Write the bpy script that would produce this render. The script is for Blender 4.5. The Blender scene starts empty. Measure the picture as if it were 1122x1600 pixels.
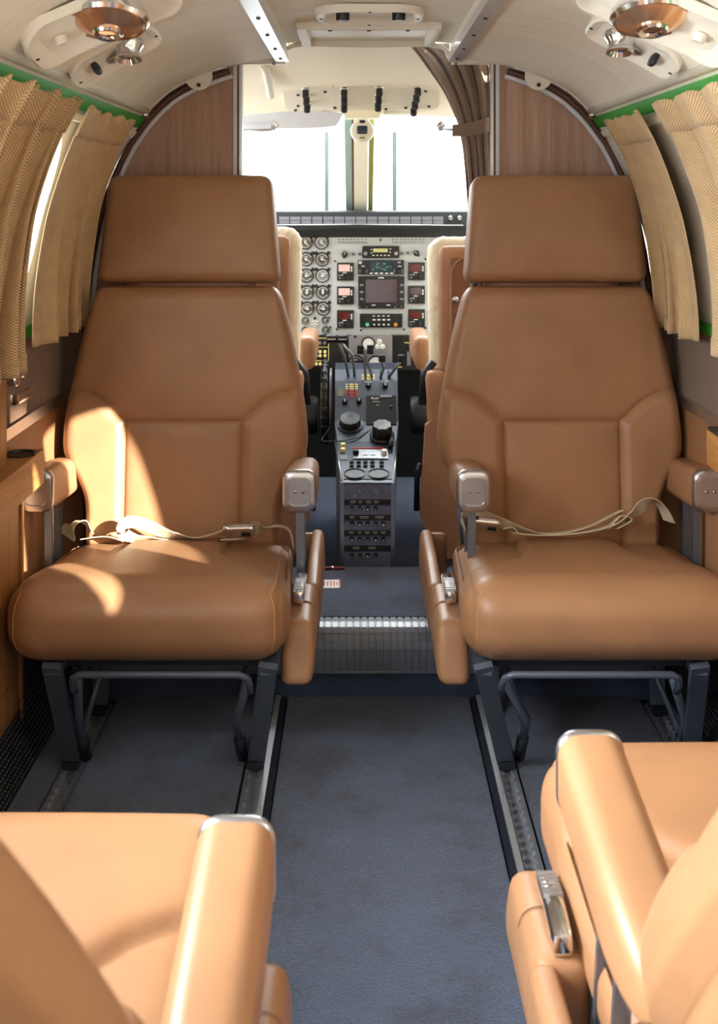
import bpy, math, random
from mathutils import Vector, Matrix
random.seed(7)
scene = bpy.context.scene
COL = scene.collection

# ------------------------------------------------------------------ camera, world, lights, exposure
F = 1750.0                    # focal length in pixels of the 1122x1600 frame
CAMZ = 1.13                   # eye height above the cabin floor
cam_d = bpy.data.cameras.new('camera'); cam = bpy.data.objects.new('camera', cam_d); COL.objects.link(cam)
cam.location = (0, 0, CAMZ); cam.rotation_euler = (math.radians(90), 0, 0)
cam_d.sensor_fit = 'VERTICAL'; cam_d.sensor_height = 36; cam_d.sensor_width = 36
cam_d.lens = 36 * F / 1600
cam_d.shift_y = -(800 - 312) / 1600; cam_d.shift_x = 1 / 1600
cam_d.clip_start = 0.02
cam_d.dof.use_dof = True; cam_d.dof.focus_distance = 2.35; cam_d.dof.aperture_fstop = 9
scene.camera = cam
vs = scene.view_settings
vs.view_transform = 'Standard'; vs.look = 'None'; vs.gamma = 1; vs.use_curve_mapping = False
vs.exposure = 0.5

world = bpy.data.worlds.new('sky'); scene.world = world; world.use_nodes = True
bgn = world.node_tree.nodes['Background']
bgn.inputs[0].default_value = (0.93, 0.97, 1.0, 1); bgn.inputs[1].default_value = 4.2

def sun(direction, strength, angle=0.6):
    d = bpy.data.lights.new('sun', 'SUN'); o = bpy.data.objects.new('sun', d); COL.objects.link(o)
    d.energy = strength; d.angle = math.radians(angle); d.color = (1.0, 0.95, 0.86)
    o.rotation_euler = Vector(direction).to_track_quat('-Z', 'Y').to_euler()
SUN_DIR = (-1.25, 1.12, -0.57)
sun(SUN_DIR, 19.0)
def area(name, loc, direction, sx, sy, power, color=(1, 1, 1), spread=180):
    d = bpy.data.lights.new(name, 'AREA'); o = bpy.data.objects.new(name, d); COL.objects.link(o)
    d.shape = 'RECTANGLE'; d.size = sx; d.size_y = sy; d.spread = math.radians(spread); d.energy = power; d.color = color
    o.location = loc; o.rotation_euler = Vector(direction).to_track_quat('-Z', 'Y').to_euler()
# daylight through the open cabin door (left, behind the camera) and through the aft cabin windows
area('door_daylight', (-0.95, -0.55, 0.85), (1, 0.25, -0.12), 0.75, 1.15, 24, (0.97, 0.985, 1.0))
area('window_daylight', (-0.80, 1.30, 1.12), (1, -0.20, -0.50), 0.40, 0.36, 18, (0.98, 0.99, 1.0), 115)
for yy in (0.56, -0.28):
    area('window_daylight', (-0.75, yy, 1.09), (1, 0.25, -0.45), 0.40, 0.36, 8, (0.98, 0.99, 1.0))
area('windshield_daylight', (0.02, 4.45, 1.75), (0, -0.75, -0.62), 1.3, 0.6, 38, (0.95, 0.98, 1.0))

# ------------------------------------------------------------------ helpers
CX = 0.025                    # cabin centre line
def P(px, py, d):
    return Vector(((px - 560) * d / F, d, CAMZ - (py - 312) * d / F))
def lerp(a, b, t): return a + (b - a) * t
def interp(pts, x):
    if x <= pts[0][0]: return pts[0][1]
    for (a, b), (c, e) in zip(pts, pts[1:]):
        if x <= c: return lerp(b, e, (x - a) / (c - a) if c > a else 0)
    return pts[-1][1]
def smooth_interp(pts, x):
    n = len(pts)
    if x <= pts[0][0]: return pts[0][1]
    if x >= pts[-1][0]: return pts[-1][1]
    for i in range(n - 1):
        x0, y0 = pts[i]; x1, y1 = pts[i + 1]
        if x <= x1:
            m0 = (pts[i + 1][1] - pts[i - 1][1]) / (pts[i + 1][0] - pts[i - 1][0]) if i > 0 else (y1 - y0) / (x1 - x0)
            m1 = (pts[i + 2][1] - pts[i][1]) / (pts[i + 2][0] - pts[i][0]) if i + 2 < n else (y1 - y0) / (x1 - x0)
            h = x1 - x0; t = (x - x0) / h
            return ((2*t**3 - 3*t*t + 1)*y0 + (t**3 - 2*t*t + t)*h*m0 + (-2*t**3 + 3*t*t)*y1 + (t**3 - t*t)*h*m1)

class MB:
    def __init__(s): s.v = []; s.f = []; s.uv = None
    def quad(s, a, b, c, d):
        n = len(s.v); s.v += [tuple(a), tuple(b), tuple(c), tuple(d)]; s.f.append((n, n+1, n+2, n+3)); return s
    def poly(s, pts):
        n = len(s.v); s.v += [tuple(p) for p in pts]; s.f.append(tuple(range(n, n+len(pts)))); return s
    def box(s, c, h, rot=None):
        n = len(s.v); c = Vector(c)
        for sx, sy, sz in ((-1,-1,-1),(1,-1,-1),(1,1,-1),(-1,1,-1),(-1,-1,1),(1,-1,1),(1,1,1),(-1,1,1)):
            p = Vector((sx*h[0], sy*h[1], sz*h[2]))
            if rot: p = rot @ p
            s.v.append(tuple(c + p))
        for q in ((3,2,1,0),(4,5,6,7),(0,1,5,4),(1,2,6,5),(2,3,7,6),(3,0,4,7)): s.f.append(tuple(n+i for i in q))
        return s
    def bbox(s, x0, x1, y0, y1, z0, z1):
        return s.box(((x0+x1)/2, (y0+y1)/2, (z0+z1)/2), (abs(x1-x0)/2, abs(y1-y0)/2, abs(z1-z0)/2))
    def bar(s, a, b, w, t, up=(0,0,1)):
        """flat bar a->b, width w along (dir x up), thickness t"""
        a = Vector(a); b = Vector(b); d = (b-a).normalized(); up = Vector(up)
        side = d.cross(up).normalized(); nn = side.cross(d).normalized()
        m = Matrix((side, d, nn)).transposed()
        return s.box((a+b)/2, (w/2, (b-a).length/2, t/2), m)
    def prism(s, pts, ax, a, b):
        """2D polygon pts extruded along axis ax (0,1,2) from a to b; pts are the other two coords in order"""
        n = len(s.v); k = len(pts)
        for val in (a, b):
            for p in pts:
                q = list(p); q.insert(ax, val); s.v.append(tuple(q))
        s.f.append(tuple(range(n, n+k))[::-1]); s.f.append(tuple(range(n+k, n+2*k)))
        for i in range(k):
            j = (i+1) % k; s.f.append((n+i, n+j, n+k+j, n+k+i))
        return s
    def tube(s, path, r, n=8, cap=True, closed=False, rs=None):
        path = [Vector(p) for p in path]; k = len(path); rings = []
        prev = None
        for i, p in enumerate(path):
            if closed: t = path[(i+1) % k] - path[i-1]
            elif i == 0: t = path[1] - p
            elif i == k-1: t = p - path[i-1]
            else: t = path[i+1] - path[i-1]
            t.normalize()
            if prev is None:
                u = Vector((0,0,1)) if abs(t.z) < 0.9 else Vector((1,0,0))
                u = (u - t*u.dot(t)).normalized()
            else: u = (prev - t*prev.dot(t)).normalized()
            prev = u; w = t.cross(u); rr = rs[i] if rs else r
            ring = []
            for j in range(n):
                a = 2*math.pi*j/n; ring.append(len(s.v)); s.v.append(tuple(p + (u*math.cos(a) + w*math.sin(a))*rr))
            rings.append(ring)
        m = k if closed else k-1
        for i in range(m):
            A, B = rings[i], rings[(i+1) % k]
            for j in range(n): s.f.append((A[j], A[(j+1) % n], B[(j+1) % n], B[j]))
        if cap and not closed:
            s.f.append(tuple(rings[0][::-1])); s.f.append(tuple(rings[-1]))
        return s
    def lathe(s, prof, origin, axis, n=24):
        """prof: list of (radius, height along axis)"""
        origin = Vector(origin); ax = Vector(axis).normalized()
        u = Vector((0,0,1)) if abs(ax.z) < 0.9 else Vector((1,0,0))
        u = (u - ax*u.dot(ax)).normalized(); w = ax.cross(u); rings = []
        for r, h in prof:
            if r < 1e-6:
                rings.append([len(s.v)]); s.v.append(tuple(origin + ax*h)); continue
            ring = []
            for j in range(n):
                a = 2*math.pi*j/n; ring.append(len(s.v)); s.v.append(tuple(origin + ax*h + (u*math.cos(a) + w*math.sin(a))*r))
            rings.append(ring)
        for A, B in zip(rings, rings[1:]):
            if len(A) == 1 and len(B) == 1: continue
            for j in range(n):
                k = (j+1) % n
                if len(A) == 1: s.f.append((A[0], B[k], B[j]))
                elif len(B) == 1: s.f.append((A[j], A[k], B[0]))
                else: s.f.append((A[j], A[k], B[k], B[j]))
        if len(rings[0]) > 1: s.f.append(tuple(rings[0][::-1]))
        if len(rings[-1]) > 1: s.f.append(tuple(rings[-1]))
        return s
    def grid(s, fn, nu, nv, uvfn=None):
        n = len(s.v)
        for j in range(nv+1):
            for i in range(nu+1): s.v.append(tuple(fn(i/nu, j/nv)))
        for j in range(nv):
            for i in range(nu):
                a = n + j*(nu+1) + i; s.f.append((a, a+1, a+nu+2, a+nu+1))
        return s
    def rbox(s, hx, hy, hz, r, nx, ny, nz, deform=None):
        """rounded box about the origin, then deform(Vector, normal)->Vector"""
        idx = {}
        def vert(i, j, k):
            key = (i, j, k)
            if key in idx: return idx[key]
            p = Vector((-hx + 2*hx*i/nx, -hy + 2*hy*j/ny, -hz + 2*hz*k/nz))
            q = Vector((max(-hx+r, min(hx-r, p.x)), max(-hy+r, min(hy-r, p.y)), max(-hz+r, min(hz-r, p.z))))
            d = p - q
            if d.length > 1e-9: nn = d.normalized(); p = q + nn*r
            else: nn = Vector((0,0,1))
            if deform: p = deform(p, nn)
            idx[key] = len(s.v); s.v.append(tuple(p)); return idx[key]
        for i in range(nx):
            for j in range(ny):
                s.f.append((vert(i,j,0), vert(i,j+1,0), vert(i+1,j+1,0), vert(i+1,j,0)))
                s.f.append((vert(i,j,nz), vert(i+1,j,nz), vert(i+1,j+1,nz), vert(i,j+1,nz)))
        for i in range(nx):
            for k in range(nz):
                s.f.append((vert(i,0,k), vert(i+1,0,k), vert(i+1,0,k+1), vert(i,0,k+1)))
                s.f.append((vert(i,ny,k), vert(i,ny,k+1), vert(i+1,ny,k+1), vert(i+1,ny,k)))
        for j in range(ny):
            for k in range(nz):
                s.f.append((vert(0,j,k), vert(0,j,k+1), vert(0,j+1,k+1), vert(0,j+1,k)))
                s.f.append((vert(nx,j,k), vert(nx,j+1,k), vert(nx,j+1,k+1), vert(nx,j,k+1)))
        return s
    def xform(s, fn):
        s.v = [tuple(fn(Vector(p))) for p in s.v]; return s
    def mesh(s, name, mat, smooth=False):
        me = bpy.data.meshes.new(name); me.from_pydata(s.v, [], s.f); me.update()
        if mat: me.materials.append(mat)
        if smooth is not False:
            me.polygons.foreach_set('use_smooth', [True]*len(me.polygons))
            if smooth is not True:
                try: me.set_sharp_from_angle(angle=math.radians(smooth))
                except Exception: pass
        return me
    def build(s, name, mat, parent=None, smooth=False, loc=None, label=None):
        o = bpy.data.objects.new(name, s.mesh(name, mat, smooth)); COL.objects.link(o)
        if parent: o.parent = parent
        if loc is not None: o.location = loc
        if label: o['label'] = label
        return o

def tag(o, label, cat=None, group=None, kind=None):
    o['label'] = label
    if cat: o['category'] = cat
    if group: o['group'] = group
    if kind: o['kind'] = kind
    return o
def thing(name, loc, label, cat, group=None, kind=None, rz=0):
    o = bpy.data.objects.new(name, None); COL.objects.link(o); o.location = loc; o.rotation_euler = (0,0,rz)
    o.empty_display_size = 0.05
    return tag(o, label, cat, group, kind)
def inst(src, name, parent, loc, rot=None, scale=None):
    o = bpy.data.objects.new(name, src if isinstance(src, bpy.types.Mesh) else src.data); COL.objects.link(o); o.parent = parent; o.location = loc
    if rot is not None: o.rotation_euler = rot
    if scale is not None: o.scale = scale
    return o
def text(name, body, size, loc, mat, parent=None, rot=(math.pi/2,0,0), align='CENTER', ext=0.0004, xscale=1):
    c = bpy.data.curves.new(name, 'FONT'); c.body = body; c.size = size; c.align_x = align; c.align_y = 'CENTER'; c.extrude = ext; c.resolution_u = 2
    t = bpy.data.objects.new(name, c); COL.objects.link(t)
    dg = bpy.context.evaluated_depsgraph_get(); dg.update()
    me = bpy.data.meshes.new_from_object(t.evaluated_get(dg)); me.materials.clear(); me.materials.append(mat)
    COL.objects.unlink(t); bpy.data.objects.remove(t); bpy.data.curves.remove(c)
    o = bpy.data.objects.new(name, me); COL.objects.link(o); o.location = loc; o.rotation_euler = rot; o.scale = (xscale,1,1)
    if parent: o.parent = parent
    return o

# ------------------------------------------------------------------ materials
def srgb(r, g, b):
    f = lambda c: (c/255/12.92) if c/255 <= 0.04045 else ((c/255+0.055)/1.055)**2.4
    return (f(r), f(g), f(b), 1)
def mat_base(name, col, rough=0.5, metal=0.0, spec=0.5, sheen=0.0, coat=0.0):
    m = bpy.data.materials.new(name); m.use_nodes = True
    b = m.node_tree.nodes['Principled BSDF']
    b.inputs['Base Color'].default_value = col; b.inputs['Roughness'].default_value = rough; b.inputs['Metallic'].default_value = metal
    b.inputs['Specular IOR Level'].default_value = spec
    if sheen: b.inputs['Sheen Weight'].default_value = sheen
    if coat: b.inputs['Coat Weight'].default_value = coat
    return m
def nodes(m): return m.node_tree.nodes, m.node_tree.links, m.node_tree.nodes['Principled BSDF']
def coords(m, scale=(1,1,1), kind='Object'):
    n, l, b = nodes(m); tc = n.new('ShaderNodeTexCoord'); mp = n.new('ShaderNodeMapping'); mp.inputs['Scale'].default_value = scale
    l.new(tc.outputs[kind], mp.inputs['Vector']); return mp.outputs['Vector']
def noise(m, vec, scale, detail=3, rough=0.55):
    n, l, b = nodes(m); t = n.new('ShaderNodeTexNoise'); t.inputs['Scale'].default_value = scale; t.inputs['Detail'].default_value = detail
    t.inputs['Roughness'].default_value = rough; l.new(vec, t.inputs['Vector']); return t.outputs['Fac']
def ramp(m, fac, stops):
    n, l, b = nodes(m); r = n.new('ShaderNodeValToRGB'); e = r.color_ramp.elements
    while len(e) < len(stops): e.new(0.5)
    for el, (p, c) in zip(e, stops): el.position = p; el.color = c
    l.new(fac, r.inputs['Fac']); return r.outputs['Color']
def mixc(m, a, b_, fac, mode='MIX'):
    n, l, b = nodes(m); x = n.new('ShaderNodeMix'); x.data_type = 'RGBA'; x.blend_type = mode
    if isinstance(fac, float): x.inputs[0].default_value = fac
    else: l.new(fac, x.inputs[0])
    l.new(a, x.inputs[6]); l.new(b_, x.inputs[7]); return x.outputs[2]
def bump(m, h, strength, dist=0.002, prev=None):
    n, l, b = nodes(m); k = n.new('ShaderNodeBump'); k.inputs['Strength'].default_value = strength; k.inputs['Distance'].default_value = dist
    l.new(h, k.inputs['Height'])
    if prev: l.new(prev, k.inputs['Normal'])
    return k.outputs['Normal']
def set_col(m, c): n, l, b = nodes(m); l.new(c, b.inputs['Base Color'])
def set_nrm(m, c): n, l, b = nodes(m); l.new(c, b.inputs['Normal'])
def mul(c, k): return (c[0]*k, c[1]*k, c[2]*k, 1)

def leather(name, col, rough=0.42):
    m = mat_base(name, col, rough, spec=0.45)
    v = coords(m)
    set_col(m, ramp(m, noise(m, v, 9, 4), [(0.3, mul(col, 0.90)), (0.7, mul(col, 1.08))]))
    n, l, b = nodes(m)
    vo = n.new('ShaderNodeTexVoronoi'); vo.inputs['Scale'].default_value = 650; l.new(v, vo.inputs['Vector'])
    b1 = bump(m, vo.outputs['Distance'], 0.12, 0.0008)
    b2 = bump(m, noise(m, v, 28, 3), 0.10, 0.004, b1)
    set_nrm(m, b2); return m
M = {}
TAN = srgb(160, 118, 84)
M['leather'] = leather('tan_leather', TAN)
M['leather_wall'] = leather('tan_wall_leather', srgb(156, 112, 76), 0.55)
M['leather_thread'] = mat_base('tan_thread', srgb(205, 150, 100), 0.7)
def fabric(name, col, vx=900, amp=0.25, kind='Object', sheen=0.0):
    m = mat_base(name, col, 0.9, spec=0.15, sheen=sheen); v = coords(m)
    set_col(m, ramp(m, noise(m, v, 14, 4), [(0.3, mul(col, 1-amp*0.5)), (0.7, mul(col, 1+amp*0.5))]))
    set_nrm(m, bump(m, noise(m, v, vx, 2), 0.5, 0.0015)); return m
def carpet():
    c = srgb(68, 84, 114); m = mat_base('blue_grey_carpet', c, 0.95, spec=0.08, sheen=0.35); v = coords(m)
    big = ramp(m, noise(m, v, 8, 6, 0.68), [(0.36, mul(c, 0.55)), (0.48, mul(c, 0.92)), (0.60, mul(c, 1.05)), (0.74, mul(c, 1.35))])
    fine = ramp(m, noise(m, v, 300, 2, 0.7), [(0.35, (0.55,0.55,0.55,1)), (0.65, (1.3,1.3,1.3,1))])
    set_col(m, mixc(m, big, fine, 1.0, 'MULTIPLY'))
    set_nrm(m, bump(m, noise(m, v, 380, 3, 0.7), 0.9, 0.004, bump(m, noise(m, v, 24, 4), 0.25, 0.01))); return m
M['carpet'] = carpet()
M['carpet_edge'] = fabric('carpet_binding', srgb(38, 44, 56), 700)
def wood(name, c1, c2, c3, sc=(38, 38, 1.6)):
    m = mat_base(name, c2, 0.42, spec=0.35); v = coords(m, sc)
    n, l, b = nodes(m); big = noise(m, v, 1.0, 8, 0.62)
    fine = noise(m, coords(m, (sc[0]*9, sc[1]*9, sc[2]*5)), 1.0, 3, 0.6)
    c = ramp(m, big, [(0.30, c1), (0.5, c2), (0.72, c3)])
    set_col(m, mixc(m, c, ramp(m, fine, [(0.35, (0.86,0.84,0.82,1)), (0.65, (1.05,1.05,1.05,1))]), 1.0, 'MULTIPLY'))
    set_nrm(m, bump(m, fine, 0.06, 0.001)); return m
M['veneer'] = wood('pinkish_brown_veneer', srgb(160, 126, 108), srgb(182, 149, 130), srgb(198, 166, 147))
M['oak'] = wood('golden_oak', srgb(150, 100, 52), srgb(178, 125, 70), srgb(196, 146, 88), (40, 2.0, 40))
M['oak_v'] = wood('golden_oak_upright', srgb(140, 92, 50), srgb(166, 114, 64), srgb(184, 134, 80), (40, 40, 2.0))
def headliner():
    c = srgb(238, 232, 216); m = mat_base('cream_headliner', c, 0.6, spec=0.3); v = coords(m, (3, 40, 3))
    set_col(m, ramp(m, noise(m, v, 1.5, 5), [(0.3, mul(c, 0.93)), (0.7, mul(c, 1.04))]))
    set_nrm(m, bump(m, noise(m, coords(m), 500, 2), 0.15, 0.0008)); return m
M['headliner'] = headliner()
M['cream'] = mat_base('cream_plastic', srgb(228, 221, 203), 0.42)
M['cream_bright'] = mat_base('cockpit_cream', srgb(246, 238, 218), 0.5)
M['ivory'] = mat_base('ivory_trim', srgb(232, 228, 214), 0.45)
M['window_panel'] = mat_base('pale_window_panel', srgb(232, 231, 226), 0.6)
M['green'] = mat_base('green_masking', srgb(44, 150, 40), 0.55)
M['alu'] = mat_base('brushed_aluminium', srgb(200, 202, 206), 0.34, 1.0)
M['chrome'] = mat_base('chrome', srgb(225, 226, 230), 0.12, 1.0)
M['steel'] = mat_base('satin_steel', srgb(168, 170, 176), 0.3, 1.0)
M['arm_post'] = mat_base('grey_post_metal', srgb(112, 118, 130), 0.32, 0.7)
M['bright_rail'] = mat_base('bright_rail_metal', srgb(222, 226, 232), 0.30, 0.6)
M['frame'] = mat_base('blue_grey_frame', srgb(88, 97, 112), 0.42, 0.25)
M['darkmetal'] = mat_base('dark_metal', srgb(52, 56, 62), 0.4, 0.6)
M['black'] = mat_base('black_plastic', srgb(24, 25, 28), 0.38)
M['matte_black'] = mat_base('matte_black', srgb(18, 18, 20), 0.8)
M['dark_trim'] = mat_base('dark_trim', srgb(48, 42, 40), 0.5)
M['brown_trim'] = mat_base('brown_gasket', srgb(92, 60, 46), 0.5)
M['white_trim'] = mat_base('white_piping', srgb(214, 216, 226), 0.35)
M['belt'] = fabric('beige_webbing', srgb(205, 192, 165), 1200, 0.12)
M['rubber'] = mat_base('ribbed_vinyl', srgb(112, 118, 130), 0.30, 0.0, 0.6)
M['wall_fabric'] = fabric('taupe_wall_fabric', srgb(128, 112, 100), 800, 0.15)
M['brown_curtain'] = fabric('brown_curtain_cloth', srgb(136, 116, 102), 900, 0.2, sheen=0.2)
M['sheepskin'] = fabric('sheepskin', srgb(236, 220, 192), 260, 0.15, sheen=0.5)
M['crew_leather'] = leather('crew_seat_leather', srgb(176, 130, 98))
M['crew_panel'] = leather('crew_seat_panel', srgb(140, 92, 64))
M['panel_grey'] = mat_base('instrument_panel_grey', srgb(200, 206, 213), 0.55)
M['pedestal'] = mat_base('pedestal_grey', srgb(66, 73, 88), 0.36, 0.15)
def scuffed():
    c = srgb(128, 137, 165); m = mat_base('scuffed_panel_blue', c, 0.4, 0.2); v = coords(m, (1,1,1))
    set_col(m, ramp(m, noise(m, v, 60, 6, 0.7), [(0.35, mul(c, 0.75)), (0.6, c), (0.75, mul(c, 1.25))])); return m
M['scuffed'] = scuffed()
M['glare'] = mat_base('glareshield_black', srgb(40, 44, 48), 0.6)
M['annun'] = mat_base('annunciator_tile', srgb(120, 120, 130), 0.3)
M['white'] = mat_base('white_marking', srgb(240, 240, 236), 0.5)
M['yellow'] = mat_base('pale_yellow_marking', srgb(240, 226, 150), 0.5)
M['red'] = mat_base('red_marking', srgb(196, 44, 40), 0.5)
M['orange'] = mat_base('amber_knob', srgb(232, 150, 40), 0.4)
M['greenknob'] = mat_base('green_knob', srgb(90, 190, 130), 0.4)
M['screen'] = mat_base('dark_screen', srgb(70, 56, 66), 0.12, coat=0.6)
M['screen_red'] = mat_base('dark_red_display', srgb(90, 22, 22), 0.15)
M['screen_pale'] = mat_base('pale_display_filter', srgb(236, 196, 196), 0.2)
M['screen_blue'] = mat_base('dark_blue_display', srgb(20, 44, 64), 0.15)
M['lcd'] = mat_base('lcd_green', srgb(206, 206, 150), 0.3)
M['gauge'] = mat_base('gauge_face', srgb(58, 60, 66), 0.3, coat=0.5)
M['gauge_lit'] = mat_base('gauge_face_lit', srgb(120, 126, 140), 0.2, coat=0.8)  # paler copy of the gauge face, light put into its colour
M['olive'] = mat_base('olive_post_side', srgb(140, 142, 70), 0.6)
M['sage'] = mat_base('sage_post_side', srgb(150, 172, 165), 0.5)
M['visor'] = mat_base('grey_visor', srgb(200, 204, 214), 0.3)
M['amberlens'] = mat_base('copper_reflector', srgb(226, 178, 140), 0.22, 0.85)
M['placard'] = mat_base('black_placard', srgb(28, 32, 34), 0.4)
M['paper'] = mat_base('white_card', srgb(232, 230, 226), 0.6)
def glass():
    m = bpy.data.materials.new('clear_pane'); m.use_nodes = True; n = m.node_tree.nodes; l = m.node_tree.links
    n.remove(n['Principled BSDF']); tr = n.new('ShaderNodeBsdfTransparent'); tr.inputs[0].default_value = (0.96,0.98,0.98,1)
    gl = n.new('ShaderNodeBsdfGlossy'); gl.inputs['Roughness'].default_value = 0.03
    mx = n.new('ShaderNodeMixShader'); 
    mx.inputs[0].default_value = 0.05; l.new(tr.outputs[0], mx.inputs[1]); l.new(gl.outputs[0], mx.inputs[2])
    l.new(mx.outputs[0], n['Material Output'].inputs['Surface']); return m
M['glass'] = glass()
def weave(name, ca, cb, cc):
    """open weave curtain cloth, dots from the UV map (metres)"""
    m = mat_base(name, ca, 0.95, spec=0.1, sheen=0.2); n, l, b = nodes(m)
    v = coords(m, (1,1,1), 'UV'); sp = n.new('ShaderNodeSeparateXYZ'); l.new(v, sp.inputs[0])
    def wv(out, k, ph=0.0):
        a = n.new('ShaderNodeMath'); a.operation = 'MULTIPLY_ADD'; a.inputs[1].default_value = k; a.inputs[2].default_value = ph; l.new(out, a.inputs[0])
        s = n.new('ShaderNodeMath'); s.operation = 'SINE'; l.new(a.outputs[0], s.inputs[0]); return s.outputs[0]
    mu = n.new('ShaderNodeMath'); mu.operation = 'MULTIPLY'
    l.new(wv(sp.outputs[0], 2*math.pi/0.0056), mu.inputs[0]); l.new(wv(sp.outputs[1], 2*math.pi/0.0056), mu.inputs[1])
    ad = n.new('ShaderNodeMath'); ad.operation = 'MULTIPLY_ADD'; ad.inputs[1].default_value = 0.5; ad.inputs[2].default_value = 0.5; l.new(mu.outputs[0], ad.inputs[0])
    c = ramp(m, ad.outputs[0], [(0.12, cc), (0.38, ca), (0.66, ca), (0.88, cb)])
    set_col(m, mixc(m, c, ramp(m, noise(m, v, 30, 3), [(0.3, (0.9,0.9,0.88,1)), (0.7, (1.06,1.06,1.06,1))]), 1.0, 'MULTIPLY'))
    set_nrm(m, bump(m, ad.outputs[0], 0.4, 0.002))
    b.inputs['Subsurface Weight'].default_value = 0.0
    return m
M['weave'] = weave('tan_open_weave', srgb(200, 170, 128), srgb(236, 214, 178), srgb(150, 114, 78))
# ------------------------------------------------------------------ the cabin shell
PROF = [(.665,0),(.688,.15),(.702,.35),(.71,.55),(.708,.75),(.695,.93),(.668,1.08),(.642,1.16),(.604,1.245),(.554,1.325),(.495,1.385),(.43,1.423),(.35,1.452),(.27,1.468),(.2085,1.475)]
def wx(z): return smooth_interp([(z_, o) for o, z_ in PROF[:10]], z)
def zc(off): return smooth_interp([(o, z_) for o, z_ in PROF[9:]][::-1], off)
def W(side, y, z, inset=0.0): return Vector((CX + side*(wx(z) - inset), y, z))
Y0, Y1 = -1.6, 2.74
WIN_Z, WIN_HY, WIN_HZ = 1.085, 0.205, 0.185
WIN_Y = {1: (1.84, 1.255, 0.83, -0.28), -1: (2.06, 1.30, 0.56)}  # unseen right-hand windows spaced so the sun lands on the left seat
def band(side, z0, z1, ya, yb, inset, nz=8, ny=2):
    m = MB(); m.grid(lambda u, v: W(side, lerp(ya, yb, u), lerp(z0, z1, v), inset), ny, nz)
    return m
def thick_band(side, z0, z1, ya, yb, inset, t=0.012, nz=6):
    """panel with depth, following the curve of the side wall"""
    m = MB(); n = nz
    ring = [(z0 + (z1-z0)*i/n, inset) for i in range(n+1)] + [(z1 - (z1-z0)*i/n, inset + t) for i in range(n+1)]
    k = len(ring)
    for y in (ya, yb):
        for z, ins in ring: m.v.append(tuple(W(side, y, z, ins)))
    m.f.append(tuple(range(k))); m.f.append(tuple(range(k, 2*k))[::-1])
    for i in range(k):
        j = (i+1) % k; m.f.append((i, j, k+j, k+i))
    return m
def window_section(m, side, ya, yb, yc, z0, z1):
    n = 48; zc_ = WIN_Z
    ring0, ring1, ring2 = [], [], []; raw = []
    for i in range(n):
        a = 2*math.pi*(i+0.5)/n; ca, sa = math.cos(a), math.sin(a)
        e = 0.8
        hy = math.copysign(abs(ca)**e, ca)*WIN_HY; hz = math.copysign(abs(sa)**e, sa)*WIN_HZ
        # project on the rectangle
        sy = (yb-yc)/max(ca, 1e-9) if ca > 0 else (ya-yc)/min(ca, -1e-9)
        sz = (z1-zc_)/max(sa, 1e-9) if sa > 0 else (z0-zc_)/min(sa, -1e-9)
        s = min(sy, sz)
        ring0.append(len(m.v)); raw.append((yc + ca*s, zc_ + sa*s)); m.v.append((0,0,0))
        ring1.append(len(m.v)); m.v.append(tuple(W(side, yc + hy, zc_ + hz)))
        ring2.append(len(m.v)); m.v.append(tuple(W(side, yc + hy*0.9, zc_ + hz*0.9, -0.07)))
    for cy in (ya, yb):                      # the ring of samples keeps the four corners
        for cz in (z0, z1):
            i = min(range(n), key=lambda q: (raw[q][0]-cy)**2 + (raw[q][1]-cz)**2); raw[i] = (cy, cz)
    for i in range(n): m.v[ring0[i]] = tuple(W(side, raw[i][0], raw[i][1]))
    for i in range(n):
        j = (i+1) % n
        m.f.append((ring0[i], ring0[j], ring1[j], ring1[i])); m.f.append((ring1[i], ring1[j], ring2[j], ring2[i]))
def make_wall(side, name, label):
    m = MB(); ys = WIN_Y[side]; z0, z1 = 0.87, 1.325
    y_lo = -0.10 if side < 0 else Y0
    edges = [Y1] + [(a+b)/2 for a, b in zip(ys, ys[1:])] + [ys[-1] - 0.36]
    for i, yc in enumerate(ys): window_section(m, side, edges[i+1], edges[i], yc, z0, z1)
    m.grid(lambda u, v: W(side, lerp(y_lo, edges[-1], u), lerp(z0, z1, v)), 1, 8)
    if side < 0:    # aft of the open door, and above it
        m.grid(lambda u, v: W(side, lerp(Y0, -1.0, u), lerp(0, z1, v)), 1, 12)
    w = m.build(name, M['window_panel'], None, 40); tag(w, label, None, None, 'structure')
    thick_band(side, 0.69, 0.862, y_lo, Y1, -0.004).build('fabric_panel', M['wall_fabric'], w, 40)
    thick_band(side, 0.30, 0.672, y_lo, Y1, -0.004).build('leather_panel', M['leather_wall'], w, 40)
    thick_band(side, 0.0, 0.30, y_lo, Y1, -0.006, 0.010).build('carpet_panel', M['carpet'], w, 40)
    thick_band(side, 0.668, 0.692, y_lo, Y1, -0.002, 0.016, 3).build('metal_strip', M['alu'], w, 30)
    return w
wall_l = make_wall(-1, 'wall_left', 'left cabin side wall with pale window panel above taupe fabric and tan leather')
wall_r = make_wall(1, 'wall_right', 'right cabin side wall with pale window panel above taupe fabric and tan leather')
k = 0
for side in (-1, 1):
    for i, yc in enumerate(WIN_Y[side]):
        k += 1
        m = MB(); n = 32
        pts = []
        for j in range(n):
            a = 2*math.pi*j/n; ca, sa = math.cos(a), math.sin(a)
            pts.append(W(side, yc + math.copysign(abs(ca)**.8, ca)*WIN_HY*.92, WIN_Z + math.copysign(abs(sa)**.8, sa)*WIN_HZ*.92, -0.066))
        m.poly(pts)
        o = m.build('window_%d' % k, M['glass'])
        tag(o, ('clear rounded cabin window pane in the %s wall, %s' % ('left' if side < 0 else 'right', ['nearest the wooden bulkhead', 'second from the bulkhead', 'third from the bulkhead', 'fourth from the bulkhead'][i])), None, None, 'structure')
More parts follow.
